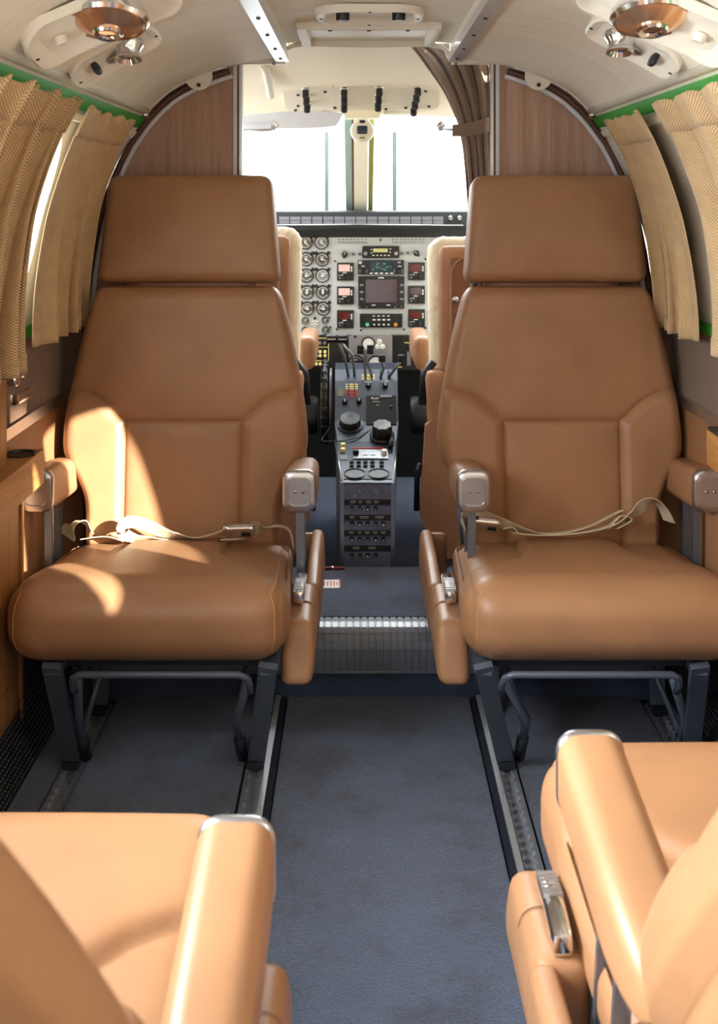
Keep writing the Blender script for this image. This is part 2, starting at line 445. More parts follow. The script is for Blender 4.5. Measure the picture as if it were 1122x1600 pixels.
# green strips under and above the curtains, aluminium rails
t = 0
for side, nm in ((-1, 'left'), (1, 'right')):
    y_lo = -0.10 if side < 0 else Y0
    t += 1; o = thick_band(side, 1.305, 1.330, Y0, Y1-.012, -0.002, 0.010, 3).build('trim_%d' % t, M['green'], None, 30)
    tag(o, 'green strip along the %s wall above the tan curtains' % nm, None, None, 'structure')
    t += 1; o = thick_band(side, 0.852, 0.874, y_lo, Y1-.012, -0.002, 0.012, 3).build('trim_%d' % t, M['green'], None, 30)
    tag(o, 'green strip along the %s wall below the tan curtains' % nm, None, None, 'structure')
    t += 1; m = MB()
    m.tube([(CX+side*.541, Y0, 1.346), (CX+side*.541, Y1-.012, 1.346)], 0.011, 10)
    o = m.build('trim_%d' % t, M['ivory'], None, True); tag(o, 'pale rail above the green strip on the %s wall' % nm, None, None, 'structure')
    m = MB(); m.lathe([(0, -0.012), (.009, -.008), (.011, 0), (.009, .008), (0, .012)], (CX+side*.541, Y1-.035, 1.335), (0,1,0), 12); m.build('end_cap', M['chrome'], o, True)
    t += 1; o = thick_band(side, 1.282, 1.294, Y0, Y1-.04, 0.006, 0.010, 2).build('trim_%d' % t, M['ivory'], None, 30)
    tag(o, 'white curtain rail under the green strip on the %s wall' % nm, None, None, 'structure')

# ceiling: two curved side panels and the raised centre panel
m = MB()
def zcen(off): return 1.522 - 0.25*off*off
m.grid(lambda u, v: (CX + lerp(-.2, .2, u), lerp(Y0, Y1, v), zcen(lerp(-.2, .2, u))), 12, 2)
ceil = m.build('ceiling', M['headliner'], None, 30); tag(ceil, 'cream curved headliner with a raised flat centre panel', None, None, 'structure')
for s in (-1, 1):
    m = MB(); m.grid(lambda u, v: (CX + s*lerp(.2085, .556, u), lerp(Y0, Y1, v), zc(lerp(.2085, .556, u))), 20, 2); m.build('side_panel', M['headliner'], ceil, True)
    m = MB(); m.bbox(CX+s*.578, CX+s*.588, Y0, Y1, 1.30, 1.46); m.bbox(CX+s*.45, CX+s*.588, Y0, Y1, 1.45, 1.46); m.build('cove_sun_block', M['headliner'], ceil)  # unseen strips added behind the cove to stop sun leaking in
    m = MB(); m.bbox(CX+s*.200, CX+s*.206, Y0, Y1, 1.472, zcen(.2)+.002); m.build('step_edge', M['ivory'], ceil)
for s, nm in ((-1, 'left'), (1, 'right')):
    t += 1; m = MB(); m.prism([(CX+s*.194, 1.466), (CX+s*.226, 1.4655), (CX+s*.226, 1.474), (CX+s*.206, 1.477), (CX+s*.202, 1.485), (CX+s*.194, 1.485)], 1, Y0, Y1-.005)
    o = m.build('trim_%d' % t, M['bright_rail'], None); tag(o, 'slim silver strip along the %s edge of the raised centre ceiling' % nm, None, None, 'structure')
    for yy in (1.86, 2.07, 2.28, 2.49, 2.66):
        MB().lathe([(.004,0),(.004,.002),(0,.003)], (CX+s*.210, yy, 1.4655), (0,0,-1), 8).build('screw', M['darkmetal'], o, True)
# rear wall behind the camera
m = MB(); m.bbox(-.75, .8, Y0-.02, Y0, 0, 1.53); o = m.build('wall_back', M['headliner']); tag(o, 'cream aft bulkhead behind the seats', None, None, 'structure')

# front bulkhead: two veneer panels either side of the cockpit opening
OPL, OPR = -.286, .330
wf = None
for s, xe in ((-1, OPL), (1, OPR)):
    pts = [(xe, 0.0)]
    prof = [(CX+s*(o-.002), z) for o, z in ((wx(z_), z_) for z_ in [i*.1 for i in range(0, 14)])] + [(CX+s*.545, 1.333)]
    prof += [(CX+s*o, zc(o)+.004) for o in (.50,.46,.42,.38,.34)]
    pts += prof + [(xe, 1.470)]
    m = MB(); m.prism(pts, 1, Y1, Y1+.02)
    if wf is None:
        wf = m.build('wall_front', M['veneer']); tag(wf, 'pinkish brown wood veneer bulkhead either side of the cockpit opening', None, None, 'structure')
    else: m.build('veneer_panel', M['veneer'], wf)
for xa, xb in ((OPL-.02, CX-.204), (CX+.204, OPR+.02)): MB().bbox(xa, xb, Y1, Y1+.02, 1.462, 1.475).build('header', M['ivory'], wf)
m = MB()
for sg in (-1, 1):
    for o0, o1, za, zb in ((.66,.85,.9,1.25), (.60,.85,1.25,1.7), (.545,.60,1.335,1.7), (.45,.545,1.415,1.7), (.20,.45,1.478,1.7)): m.bbox(CX+sg*o0, CX+sg*o1, Y1+.004, Y1+.024, za, zb)
m.bbox(CX-.2, CX+.2, Y1+.004, Y1+.024, 1.54, 1.7); m.build('upper_sun_block', M['ivory'], wf)  # unseen plates added round the arch to keep stray sun out
for x, wd, mt, dy in ((OPL-.012, .0075, 'white_trim', .004), (OPL+.001, .006, 'alu', .006), (OPL-.005, .004, 'brown_trim', .003), (OPR+.013, .0075, 'white_trim', .004), (OPR-.001, .006, 'alu', .006), (OPR+.005, .004, 'brown_trim', .003)):
    m = MB(); m.bbox(x-wd, x+wd*.2, Y1-dy, Y1+.022, .165, 1.468); m.build('edge_strip', M[mt], wf)
# arch trim on the bulkhead
for s, nm in ((-1, 'left'), (1, 'right')):
    def arch(ins, ylev):
        pts = [Vector((CX+s*(wx(z)-ins), ylev, z)) for z in [.30+.04*i for i in range(25)] if z < 1.28]
        pts += [Vector((CX+s*(o-ins*.5), ylev, zc(o)-ins*.85)) for o in (.545,.52,.49,.46,.43,.40,.37,.345)]
        return pts
    t += 1; o = MB().tube(arch(.012, Y1-.008), .0075, 8).build('trim_%d' % t, M['brown_trim'], None, True); tag(o, 'brown gasket following the %s arch of the bulkhead' % nm, None, None, 'structure')
    t += 1; o = MB().tube(arch(.026, Y1-.006), .0065, 8).build('trim_%d' % t, M['white_trim'], None, True); tag(o, 'white piping following the %s arch of the bulkhead' % nm, None, None, 'structure')
    t += 1; o = MB().tube(arch(.0, Y1-.022), .005, 8).build('trim_%d' % t, M['alu'], None, True); tag(o, 'thin silver edge of the cabin lining at the %s bulkhead arch' % nm, None, None, 'structure')
    # white half round bracket on the arch
    c = Vector((CX+s*.408, Y1-.026, 1.420))
    ang = math.radians(-24)*s; pts = []
    for i in range(17):
        a = math.pi + math.pi*i/16; x, z = .034*math.cos(a), .036*math.sin(a) + .012
        pts.append((c.x + x*math.cos(ang) - z*math.sin(ang), c.z + x*math.sin(ang) + z*math.cos(ang)))
    m = MB(); m.prism(pts, 1, c.y, c.y+.004)
    o = m.build('hinge_bracket', M['ivory']); tag(o, 'white half round bracket on the %s arch of the bulkhead' % nm, 'bracket')
    MB().lathe([(.005, 0), (.005, .003), (.003, .003), (0, .001)], (c.x+s*.004, c.y, c.z-.012), (0,-1,0), 10).build('bolt', M['darkmetal'], o, True)
# white moulding round the front edge of the ceiling
t += 1
path = [P(x, y, 2.735) for x, y in ((342,108),(347,101),(356,98),(380,97),(430,96),(440,92),(444,84),(447,77),(458,71),(490,66),(530,63),(565,62),(610,64),(650,67),(690,73),(698,79),(701,88),(706,94),(716,96),(760,96),(796,98),(806,103),(811,110))]
o = MB().tube(path, .006, 8).build('trim_%d' % t, M['ivory'], None, True); tag(o, 'white moulding round the front edge of the ceiling', None, None, 'structure')
for x, y in ((428,99),(503,66),(571,64),(636,68),(712,99)):
    MB().lathe([(.005,0),(.004,.003),(0,.004)], P(x, y, 2.727), (0,-1,-.3), 8).build('screw', M['steel'], o, True)

# floor
m = MB(); m.bbox(-.66, .71, Y0, 2.55, -.03, 0.0)
floor = m.build('floor', M['carpet_edge']); tag(floor, 'blue grey carpeted cabin floor with inset seat tracks', None, None, 'structure')
TRK = (-.565, -.203, .292, .655)          # seat track positions
AISLE = (-.180, .270)
for x0, x1 in ((-.655, -.587), (-.543, -.226), (-.160, .250), (.315, .633), (.677, .70)):
    if x1 < x0: continue
    m = MB(); m.rbox((x1-x0)/2, (2.53-Y0)/2, .006, .005, 4, 4, 2); m.xform(lambda p, a=x0, b=x1: p + Vector(((a+b)/2, (2.53+Y0)/2, .004)))
    m.build('carpet_strip', M['carpet'], floor, 40)
def track_mesh():
    m = MB(); L0, L1 = 0.05, 2.50
    m.bbox(-.019, .019, L0, L1, .0, .0008)
    pitch = .0254; n = int((L1-L0)/pitch)
    for s in (-1, 1):
        for i in range(n):
            ya = L0 + i*pitch; pts = [(s*.018, ya), (s*.0065, ya)]
            for j in range(5):
                a = math.pi*j/4; pts.append((s*(.0065 + .0065*math.sin(a)), ya + pitch*.5 - math.cos(a)*pitch*.36))
            pts += [(s*.0065, ya+pitch), (s*.018, ya+pitch)]
            m.prism(pts if s > 0 else pts[::-1], 2, .0008, .011)
    return m.mesh('seat_track', M['steel'])
tm = track_mesh(); M['track'] = mat_base('dull_track_metal', srgb(150, 155, 165), 0.4, 0.5); tm.materials[0] = M['track']
for x, lb in zip(TRK, ('outer seat track on the left side of the floor', 'inner seat track left of the aisle', 'inner seat track right of the aisle', 'outer seat track on the right side of the floor')):
    o = bpy.data.objects.new('seat_track', tm); COL.objects.link(o); o.location = (x, 0, 0.001); tag(o, 'scalloped metal ' + lb, 'seat track', 'scalloped seat tracks in the floor')
for x, nm in zip(AISLE, ('left', 'right')):
    t += 1; s = -1 if nm == 'left' else 1
    o = MB().bbox(x-.0055, x+.0055, Y0, 2.52, 0, .016).build('trim_%d' % t, M['bright_rail']); tag(o, 'bright chrome strip along the %s edge of the aisle' % nm, None, None, 'structure')
    MB().bbox(x-s*.004, x-s*.018, Y0, 2.52, 0, .011).build('side_strip', M['carpet_edge'], o)
# step up to the cockpit: carpet riser, ribbed vinyl nosing, carpeted platform
m = MB(); m.bbox(-.66, .70, 2.53, 2.92, 0, .075)
step = m.build('floor_step', M['carpet']); tag(step, 'carpeted step up to the cockpit with a ribbed vinyl edge', None, None, 'structure')
nose = [(2.515,.072),(2.505,.078),(2.503,.10),(2.503,.125),(2.506,.142),(2.514,.155),(2.528,.163),(2.55,.167),(2.575,.168)]
pts = nose + [(2.575,.07)]
MB().prism(pts, 0, -.62, .67).build('nosing', M['rubber'], step, 40)
rb = MB(); w = .0058
for (a, b), (c, e) in zip(nose[1:], nose[2:]):
    n_ = Vector((0, -(e-b), (c-a))).normalized()*.0028
    rb.quad((-w, a+n_.y, b+n_.z), (w, a+n_.y, b+n_.z), (w, c+n_.y, e+n_.z), (-w, c+n_.y, e+n_.z))
    rb.quad((-w-.001, a, b), (-w, a+n_.y, b+n_.z), (-w, c+n_.y, e+n_.z), (-w-.001, c, e))
    rb.quad((w, a+n_.y, b+n_.z), (w+.001, a, b), (w+.001, c, e), (w, c+n_.y, e+n_.z))
rbm = rb.mesh('rib', M['rubber'], 40)
for i in range(24):
    inst(rbm, 'rib', step, (-.135 + i*.0165, 0, 0))
MB().tube([(-.6,2.512,.072),(.66,2.512,.072)], .006, 8).build('edge_bead', M['rubber'], step, True)
MB().bbox(-.62, .67, 2.577, 2.92, .07, .172).build('platform', M['carpet'], step)
m = MB(); m.bbox(-.72, .76, 2.92, 4.4, -.02, .05); o = m.build('floor_cockpit', M['carpet']); tag(o, 'carpeted cockpit floor beyond the step', None, None, 'structure')

# ------------------------------------------------------------------ cockpit shell
def roof(u, v):
    off = lerp(-.60, .60, u); y = lerp(2.765, 3.46, v); zc0 = lerp(1.52, 1.392, v**1.2)
    return (CX+off, y, zc0 - .10*abs(off)**2 - (.9*(abs(off)-.34)**2 if abs(off) > .34 else 0))
m = MB(); m.grid(roof, 24, 10); o = m.build('ceiling_cockpit', M['cream_bright'], None, True); tag(o, 'bright cream cockpit headliner sloping down to the windshield', None, None, 'structure')
MB().tube([P(410,100,2.95), P(416,110,2.98), P(423,150,3.15)], .011, 8).build('grab_strap', M['ivory'], o, True)
for s, nm in ((-1, 'left'), (1, 'right')):
    m = MB(); m.grid(lambda u, v: (CX+s*lerp(.60, .70, math.sin(v*math.pi*.5)**.6 if v < 1 else 1)-s*.0*u, lerp(2.76, 4.35, u), lerp(.03, .96, v)), 2, 8)
    o = m.build('wall_cockpit_%s' % nm, M['cream_bright'], None, True); tag(o, 'cream cockpit side wall on the %s below the side window' % nm, None, None, 'structure')
    m = MB(); m.bar((CX+s*.70, 3.75, .95), (CX+s*.55, 3.44, 1.36), .05, .03); m.build('post', M['cream_bright'], o)
    m = MB(); m.bbox(CX+s*.655, CX+s*.76, 2.765, 3.0 if s < 0 else 3.56, .9, 1.45); m.build('aft_panel', M['cream_bright'], o)  # right panel lengthened over its window to shade the instruments from the sun
panes = {}
WTOP = (3.455, 1.385); WBOT = (4.25, 1.045)
k = 20
for s, nm in ((-1, 'left'), (1, 'right')):
    k += 1; m = MB(); m.quad((CX+s*.02, WTOP[0], WTOP[1]), (CX+s*.56, WTOP[0], WTOP[1]-.02), (CX+s*.68, WBOT[0]-.5, WBOT[1]-.08), (CX+s*.02, WBOT[0], WBOT[1]))
    o = m.build('window_%d' % k, M['glass']); panes[nm] = o; tag(o, '%s windshield pane full of white daylight' % nm, None, None, 'structure')
    k += 1; m = MB(); m.quad((CX+s*.565, 3.0, 1.36), (CX+s*.565, 3.44, 1.35), (CX+s*.70, 3.75, .96), (CX+s*.70, 3.0, .96))
    o = m.build('window_%d' % k, M['glass']); tag(o, '%s cockpit side window pane' % nm, None, None, 'structure')
# windshield centre post: cream post with sage and olive edges
post = thing('windshield_post', (.012, 3.9, 1.05), 'cream centre post of the windshield with sage and olive edges', 'post')
def postbar(x0, x1, y0, mt, nm, dz=0):
    a = P(x0, 338, y0+.28); b = P(x1, 338, y0+.28)
    m = MB()
    zt, zb = P(0, 186, y0-.17).z, P(0, 340, y0+.28).z
    X0, X1 = (x0-560)*y0/F, (x1-560)*y0/F
    m.v += [(X0, y0-.17, zt), (X1, y0-.17, zt), (X1, y0+.28, zb), (X0, y0+.28, zb), (X0, y0-.14, zt+.02), (X1, y0-.14, zt+.02), (X1, y0+.31, zb+.02), (X0, y0+.31, zb+.02)]
    m.f += [(0,1,2,3), (7,6,5,4), (0,4,5,1), (1,5,6,2), (2,6,7,3), (3,7,4,0)]
    m.xform(lambda p: p - post.location); m.build(nm, M[mt], post)
postbar(553, 575, 3.62, 'ivory', 'post_body'); postbar(539, 550, 3.66, 'sage', 'edge_strip'); postbar(550, 553, 3.655, 'brown_trim', 'gasket'); postbar(576, 584, 3.66, 'olive', 'edge_strip')
for x, lb in ((510.5, 'left'), (616.5, 'right')):
    m = MB(); d = 4.02 if lb == 'left' else 4.02
    m.bar(P(x, 205, 3.75), P(x, 338, 4.30), .015, .006, (0,0,1)); m.build('wiper_arm', M['sage'], panes[lb])
m = MB(); m.bbox(-.72, .76, 4.36, 4.40, 0, 1.03); o = m.build('wall_cockpit_front', M['matte_black']); tag(o, 'black cockpit bulkhead behind the instrument panel', None, None, 'structure')
# ------------------------------------------------------------------ passenger seats
def seg_dist(px, py, poly):
    best = 9
    for (ax, ay), (bx, by) in zip(poly, poly[1:]):
        dx, dy = bx-ax, by-ay; L = dx*dx+dy*dy
        t = max(0, min(1, ((px-ax)*dx+(py-ay)*dy)/L)) if L else 0
        d = math.hypot(px-ax-dx*t, py-ay-dy*t)
        if d < best: best = d
    return best
def crease(d, a=.006, b=.010): return -(a*math.exp(-d/.0045) + b*math.exp(-d/.022))
BW = [(-.02,.213),(.02,.214),(.09,.218),(.135,.236),(.175,.262),(.21,.271),(.27,.268),(.34,.257),(.45,.235),(.52,.217),(.56,.205)]
ARC = [(.12693,.26227),(.145,.276),(.164,.294),(.185,.311),(.21,.322),(.24,.329),(.275,.332)]
SX, SZ = .12693, .26227
SEAMS = [[(-SX,SZ),(SX,SZ)], [(SX,SZ),(SX,-.05)], [(-SX,SZ),(-SX,-.05)], ARC, [(-x,y) for x,y in ARC]]
def split(m, key):
    """split an MB by face key into several MBs with their own vertices"""
    out = {}
    for f in m.f:
        c = Vector((0,0,0))
        for i in f: c += Vector(m.v[i])
        c /= len(f)
        k = key(c, f); d = out.setdefault(k, (MB(), {}))
        nf = []
        for i in f:
            if i not in d[1]: d[1][i] = len(d[0].v); d[0].v.append(m.v[i])
            nf.append(d[1][i])
        d[0].f.append(tuple(nf))
    return {k: v[0] for k, v in out.items()}
def rounded_rect(hx, hz, r, n=5):
    pts = []
    for cx_, cz_, a0 in ((hx-r, hz-r, 0), (-hx+r, hz-r, 90), (-hx+r, -hz+r, 180), (hx-r, -hz+r, 270)):
        for i in range(n+1):
            a = math.radians(a0 + 90*i/n); pts.append((cx_ + r*math.cos(a), cz_ + r*math.sin(a)))
    return pts
def loft(m, rings, cap0=True, cap1=True):
    """rings: list of lists of points, all alike"""
    base = []
    for r in rings:
        base.append(len(m.v)); m.v += [tuple(p) for p in r]
    k = len(rings[0])
    for a, b in zip(base, base[1:]):
        for i in range(k):
            j = (i+1) % k; m.f.append((a+i, a+j, b+j, b+i))
    if cap0: m.f.append(tuple(range(base[0], base[0]+k))[::-1])
    if cap1: m.f.append(tuple(range(base[-1], base[-1]+k)))
    return m

CSEAM = [(.106,.26),(.110,.04),(.117,.0),(.135,-.032),(.160,-.056),(.2,-.078),(.27,-.086)]
CACHE = {}
def cached(key, fn):
    if key not in CACHE:
        m = fn(); CACHE[key] = (list(m.v), list(m.f))
    m = MB(); m.v = list(CACHE[key][0]); m.f = list(CACHE[key][1]); return m
def make_seat(s, loc, rz, theta, ctilt, tracks, label, group, aoff=.266, ooff=.266):
    root = thing('passenger_seat', loc, label, 'seat', group, None, rz)
    L = lambda x, yl, z: Vector((x, yl-.25, z))
    # --- seat cushion
    def cdef(p, n):
        tt = (p.y+.25)/.5; top = (p.z+.08)/.16
        x = p.x*lerp(1.0, .915, tt); y = p.y; z = p.z
        q = 1-(p.x/.262)**2
        if n.y < 0: y -= .016*(1-(p.z/.08)**2)*max(0, q)**.5
        z += top*(-.056*tt + .008*q*math.sin(math.pi*min(1, tt*1.05)))
        if n.z > .5:
            ax = abs(p.x)
            d = seg_dist(ax, p.y, CSEAM)
            dn = 1 if (ax > .112 and p.y > interp(CSEAM[2:], ax)) else 0
            z += crease(d, .006, .004) - .014*dn*min(1, d/.007)
        if abs(abs(p.x)-.243) < .02: 
            e = crease(abs(abs(p.x)-.243), .0025, 0); x -= math.copysign(-e*.3, p.x); z += e*.6*(1 if n.z > 0 else 0); y -= e*(1 if n.y < -.3 else 0)
        return Vector((x, y, z))
    m = cached('cushion', lambda: MB().rbox(.262, .25, .08, .068, 110, 96, 24, cdef))
    ca = math.radians(ctilt)
    def cplace(p):
        y, z = p.y - .2, p.z; y, z = y*math.cos(ca) - z*math.sin(-ca)*-1*0 - z*0, z - y*math.sin(ca)
        return Vector((p.x, y*1 + .2 - .01, z + .365))
    m.xform(cplace)
    cu = m.build('seat_cushion', M['leather'], root, True)
    # stitching near the two ends of the cushion
    for sx in (-1, 1):
        pts = []
        for a in [i/40 for i in range(41)]:
            ang = math.pi*1.0*a - math.pi*.5      # from under the front edge over the top
            q = Vector((sx*.2465, 0, 0))
            if a < .45: zz = -.07 + .14*(a/.45); q.y, q.z = -.25, zz
            else: q.y, q.z = lerp(-.25, .20, (a-.45)/.55), .08
            inner = Vector((max(-.194, min(.194, q.x)), max(-.182, min(.182, q.y)), max(-.012, min(.012, q.z)))); d = q-inner
            nn = d.normalized(); q = inner + nn*.0685
            pts.append(cplace(cdef(q, nn)))
        MB().tube(pts, .0009, 5).build('stitching', M['leather_thread'], cu, True)
    # --- backrest
    ct, st = math.cos(theta), math.sin(theta)
    piv = L(0, .485, .375)
    def back(p):    # p.x lateral, p.y thickness (front is -), p.z height along the back
        return Vector((p.x, piv.y + p.z*st + p.y*ct, piv.z + p.z*ct - p.y*st))
    def bdef(p, n):
        sv = p.z + .27; w = smooth_interp(BW, sv); ap = abs(p.x); x = p.x if ap <= SX else math.copysign(SX + (ap-SX)*(w-SX)/(.272-SX), p.x); y = p.y
        if n.y < -.2:
            k = min(1, -n.y)
            y -= .012*max(0, 1-(x/w)**2)*k
            d = min(seg_dist(x, sv, sm) for sm in SEAMS)
            bol = 1 if (abs(x) > SX+1e-5 and sv < interp(ARC, abs(x))) else 0
            y -= bol*.008*min(1, d/.02)*k
            y -= crease(d)*k*-1*-1 if False else 0
            y += -crease(d, .005, .0045)*k
        if p.y > 0: x *= .93
        return Vector((x, y, sv))
    m = cached('back', lambda: MB().rbox(.272, .06, .29, .032, 150, 10, 150, bdef))
    def key(c, f):
        sv = c.z; w = smooth_interp(BW, sv)
        if c.y > -.022 or abs(c.x) > w*.985 or sv > .555 or sv < -.015: return 'backrest'
        if abs(c.x) <= SX: return 'upper_panel' if sv > SZ else 'center_panel'
        if sv > interp(ARC, abs(c.x)): return 'upper_panel'
        return 'bolster_a' if c.x < 0 else 'bolster_b'
    parts = split(m, key)
    bk = parts['backrest'].xform(back).build('backrest', M['leather'], root, True)
    for kx in ('upper_panel', 'center_panel', 'bolster_a', 'bolster_b'):
        parts[kx].xform(back).build(kx.replace('_a', '').replace('_b', ''), M['leather'], bk, True)
    for sx in (-1, 1):
        pts = [back(Vector((sx*(smooth_interp(BW, sv)-.004), -.030, sv))) for sv in [.0+.02*i for i in range(27)]]
        MB().tube(pts, .0011, 5).build('stitching', M['leather_thread'], bk, True)
    # --- headrest
    def hdef(p, n):
        w = lerp(.208, .187, (p.z+.122)/.244); x = p.x*w/.208; y = p.y
        if n.y < -.2: y -= .010*max(0, 1-(x/w)**2)*max(0, 1-(p.z/.122)**2)
        z = p.z
        if n.z > .5: z += .004*(1-(x/w)**2)
        return Vector((x, y, z+.690))
    m = MB(); m.rbox(.208, .048, .122, .024, 48, 10, 32, hdef); m.xform(back)
    hd = m.build('headrest', M['leather'], root, True)
    for sx in (-1, 1):
        pts = [back(Vector((sx*(lerp(.208, .187, (z+.122)/.244)-.003), -.026, z+.690))) for z in [-.10+.02*i for i in range(11)]]
        MB().tube(pts, .0011, 5).build('stitching', M['leather_thread'], hd, True)
    MB().rbox(.150, .02, .03, .015, 6, 4, 4, lambda p, n: back(p + Vector((0, .01, .562)))).build('headrest_joint', M['crew_panel'], root, True)
    # --- armrests: rounded leather pad, metal end cap, two posts
    for side in (s, -s):
        ax = side*(aoff if side == s else ooff)
        rg = []
        for i in range(25):
            tt = i/24; yy = .257 + .300*tt; e = max(0, (tt-.62)/.38); k = math.sqrt(max(0.0, 1-e*e))*.97 + .03 if e > 0 else 1.0
            top = 1 - (1-k)*.75; bot = (1 - .30*max(0, tt-.25))*(1 - (1-k)*1.0)
            rg.append([(ax + x*lerp(1, .94, tt)*(.35+.65*k), yy-.25, .541 - .034*tt + z*(top if z > 0 else bot)) for x, z in rounded_rect(.034, .0425, .022, 6)])
        arm = loft(MB(), rg).build('armrest', M['leather'], root, 50)
        rr = []
        for sc, dy in ((.99, .006), (1.02, .003), (1.02, -.003), (.97, -.008), (.88, -.011), (.66, -.0115), (.64, -.0085), (.3, -.0085)):
            rr.append([(ax + x*sc, .255-.25+dy, .541 + z*sc) for x, z in rounded_rect(.034, .0425, .020)])
        capo = loft(MB(), rr).build('end_cap', M['alu'], arm, 35)
        for dx in (-.008, .008):
            MB().lathe([(.0032, 0), (.0032, .002), (0, .003)], (ax+dx, .2465-.25, .541), (0,-1,0), 8).build('screw', M['steel'], capo, True)
        for yl in (.315, .385):
            MB().bar(L(ax - side*.004, yl+.012, .50), L(ax - side*(0 if side == s else .012), yl-.012, .30), .016, .010, (0,-1,0)).build('armrest_post', M['arm_post'], root)
    # --- aisle side skirt with its recess and the chrome lever
    def sdef(p, n):
        bul = .006*(1-(p.z/.06)**2)
        return Vector((s*(.270 + p.x + bul*(1 if n.x*1 > 0 else 0)) , p.y + .165 - .25 + (.03*(-p.z/.06) if p.y < 0 else 0)*-1*.6, p.z*(.95 if p.z > 0 else .85) + .285 + .012*((p.y+.1)/.2)))
    MB().rbox(.029, .105, .060, .018, 10, 22, 12, sdef).build('side_skirt', M['leather'], root, True)
    def s2(p, n):
        tt = (p.y+.17)/.34
        return Vector((s*(.290 + p.x + .004*(1-(p.z/.08)**2)), p.y + .425 - .25, p.z*lerp(.8, 1.05, min(1, tt*2))*.78 + .300))
    sk = MB().rbox(.014, .170, .080, .013, 6, 30, 12, s2).build('side_skirt', M['leather'], root, True)
    MB().rbox(.030, .012, .05, .010, 8, 4, 8, lambda p, n: Vector((s*(.272+p.x), p.y + .595-.25, p.z+.305))).build('skirt_end', M['leather'], sk, True)
    lv = MB().rbox(.011, .058, .012, .005, 4, 12, 4, lambda p, n: Vector((s*(.270+p.x), p.y+.20-.25, p.z + .364 + .006*math.sin((p.y+.055)*28)))).build('lever', M['chrome'], root, 40)
    for i in range(6):
        MB().bbox(s*.2595, s*.2805, .150+i*.009-.25, .155+i*.009-.25, .372, .3785+.001*i).build('grip_rib', M['alu'], lv)
    # --- metal undercarriage
    MB().bbox(-.20, .20, -.19, .20, .268, .290).build('seat_pan', M['darkmetal'], root)
    tops = sorted((s*.222, -s*.170))
    for tx, tb in zip(tops, tracks):
        MB().bar(L(tx, .015, .287), L(tb, .205, .014), .034, .012, (0,-1,0)).build('leg', M['frame'], root)
        MB().bar(L(tb, .47, .287), L(tb, .44, .014), .034, .012, (0,-1,0)).build('leg', M['frame'], root)
        MB().bbox(tb-.016, tb+.016, .185-.25, .235-.25, .010, .026).build('foot', M['darkmetal'], root)
        MB().bbox(tb-.016, tb+.016, .415-.25, .465-.25, .010, .026).build('foot', M['darkmetal'], root)
        MB().bar(L(tx, .02, .276), L(tb, .47, .276), .030, .018).build('side_rail', M['frame'], root)
        inn = 1 if tb < 0 else -1
        MB().tube([L(tx+inn*.040, .045, .250), L(tb+inn*.030, .13, .135), L(tb+inn*.026, .20, .035)], .0085, 8).build('strut', M['frame'], root, True)
        MB().tube([L(tb+inn*.028, .165, .085), L(tb+inn*.026, .205, .028)], .012, 8).build('strut_sleeve', M['darkmetal'], root, True)
        MB().tube([L(tx+inn*.055, .30, .262), L(tb+inn*.032, .16, .10)], .006, 8).build('strut', M['frame'], root, True)
    c0 = s*.028
    pth = [(-.160,.03,.232),(-.160,.012,.255),(-.156,.002,.270),(-.143,-.002,.2775),(.143,-.002,.2775),(.156,.002,.270),(.160,.012,.255),(.160,.03,.232)]
    MB().tube([L(c0+x, y, z) for x, y, z in pth], .0065, 10).build('cross_bar', M['frame'], root, True)
    return root
SLX, SRX = -.385, .448
FL_FRONT, FR_FRONT = 1.245, 1.405
grp = 'tan leather passenger seats'
TH = math.radians(7)
seat_fl = make_seat(1, (SLX, 2.012+.25, 0), 0, TH, 0, (TRK[0]-SLX, TRK[1]-SLX), 'tan leather seat facing the camera left of the aisle, streaked with sunlight', grp)
seat_fr = make_seat(-1, (SRX, 2.012+.25, 0), 0, TH, 0, (TRK[2]-SRX, TRK[3]-SRX), 'tan leather seat facing the camera right of the aisle, evenly shaded', grp, .215, .262)
XL, XR = -.374, .480
make_seat(-1, (XL, FL_FRONT-.25, 0), math.pi, math.radians(34), 3.5, (-TRK[1]+XL, -TRK[0]+XL), 'reclined tan leather seat in the lower left corner, its armrest beside the aisle', grp)
make_seat(1, (XR, FR_FRONT-.25, 0), math.pi, math.radians(34), 3.5, (-TRK[3]+XR, -TRK[2]+XR), 'reclined tan leather seat in the lower right corner with chrome lever in its side', grp, .242)

# ------------------------------------------------------------------ seat belts lying on the two facing seats
def catmull(pts, n=8):
    pts = [Vector(p) for p in pts]; out = []
    for i in range(len(pts)-1):
        p0 = pts[max(0,i-1)]; p1 = pts[i]; p2 = pts[i+1]; p3 = pts[min(len(pts)-1,i+2)]
        for j in range(n):
            t = j/n; out.append(.5*((2*p1) + (p2-p0)*t + (2*p0-5*p1+4*p2-p3)*t*t + (3*p1-p0-3*p2+p3)*t**3))
    out.append(pts[-1]); return out
def ribbon(path, wid, th, dirs):
    """strap: path points, width direction interpolated over dirs"""
    pts = catmull(path); n = len(pts); m = MB(); rings = []
    dd = catmull([Vector(d) for d in dirs], max(1, (n-1)//(len(dirs)-1)))
    for i, p in enumerate(pts):
        t = (pts[min(n-1,i+1)] - pts[max(0,i-1)]).normalized()
        w = dd[min(len(dd)-1, int(i*(len(dd)-1)/(n-1)))].copy(); w = (w - t*w.dot(t)).normalized(); nn = t.cross(w)
        rings.append([p + w*wid/2 + nn*th/2, p - w*wid/2 + nn*th/2, p - w*wid/2 - nn*th/2, p + w*wid/2 - nn*th/2])
    return loft(m, rings)
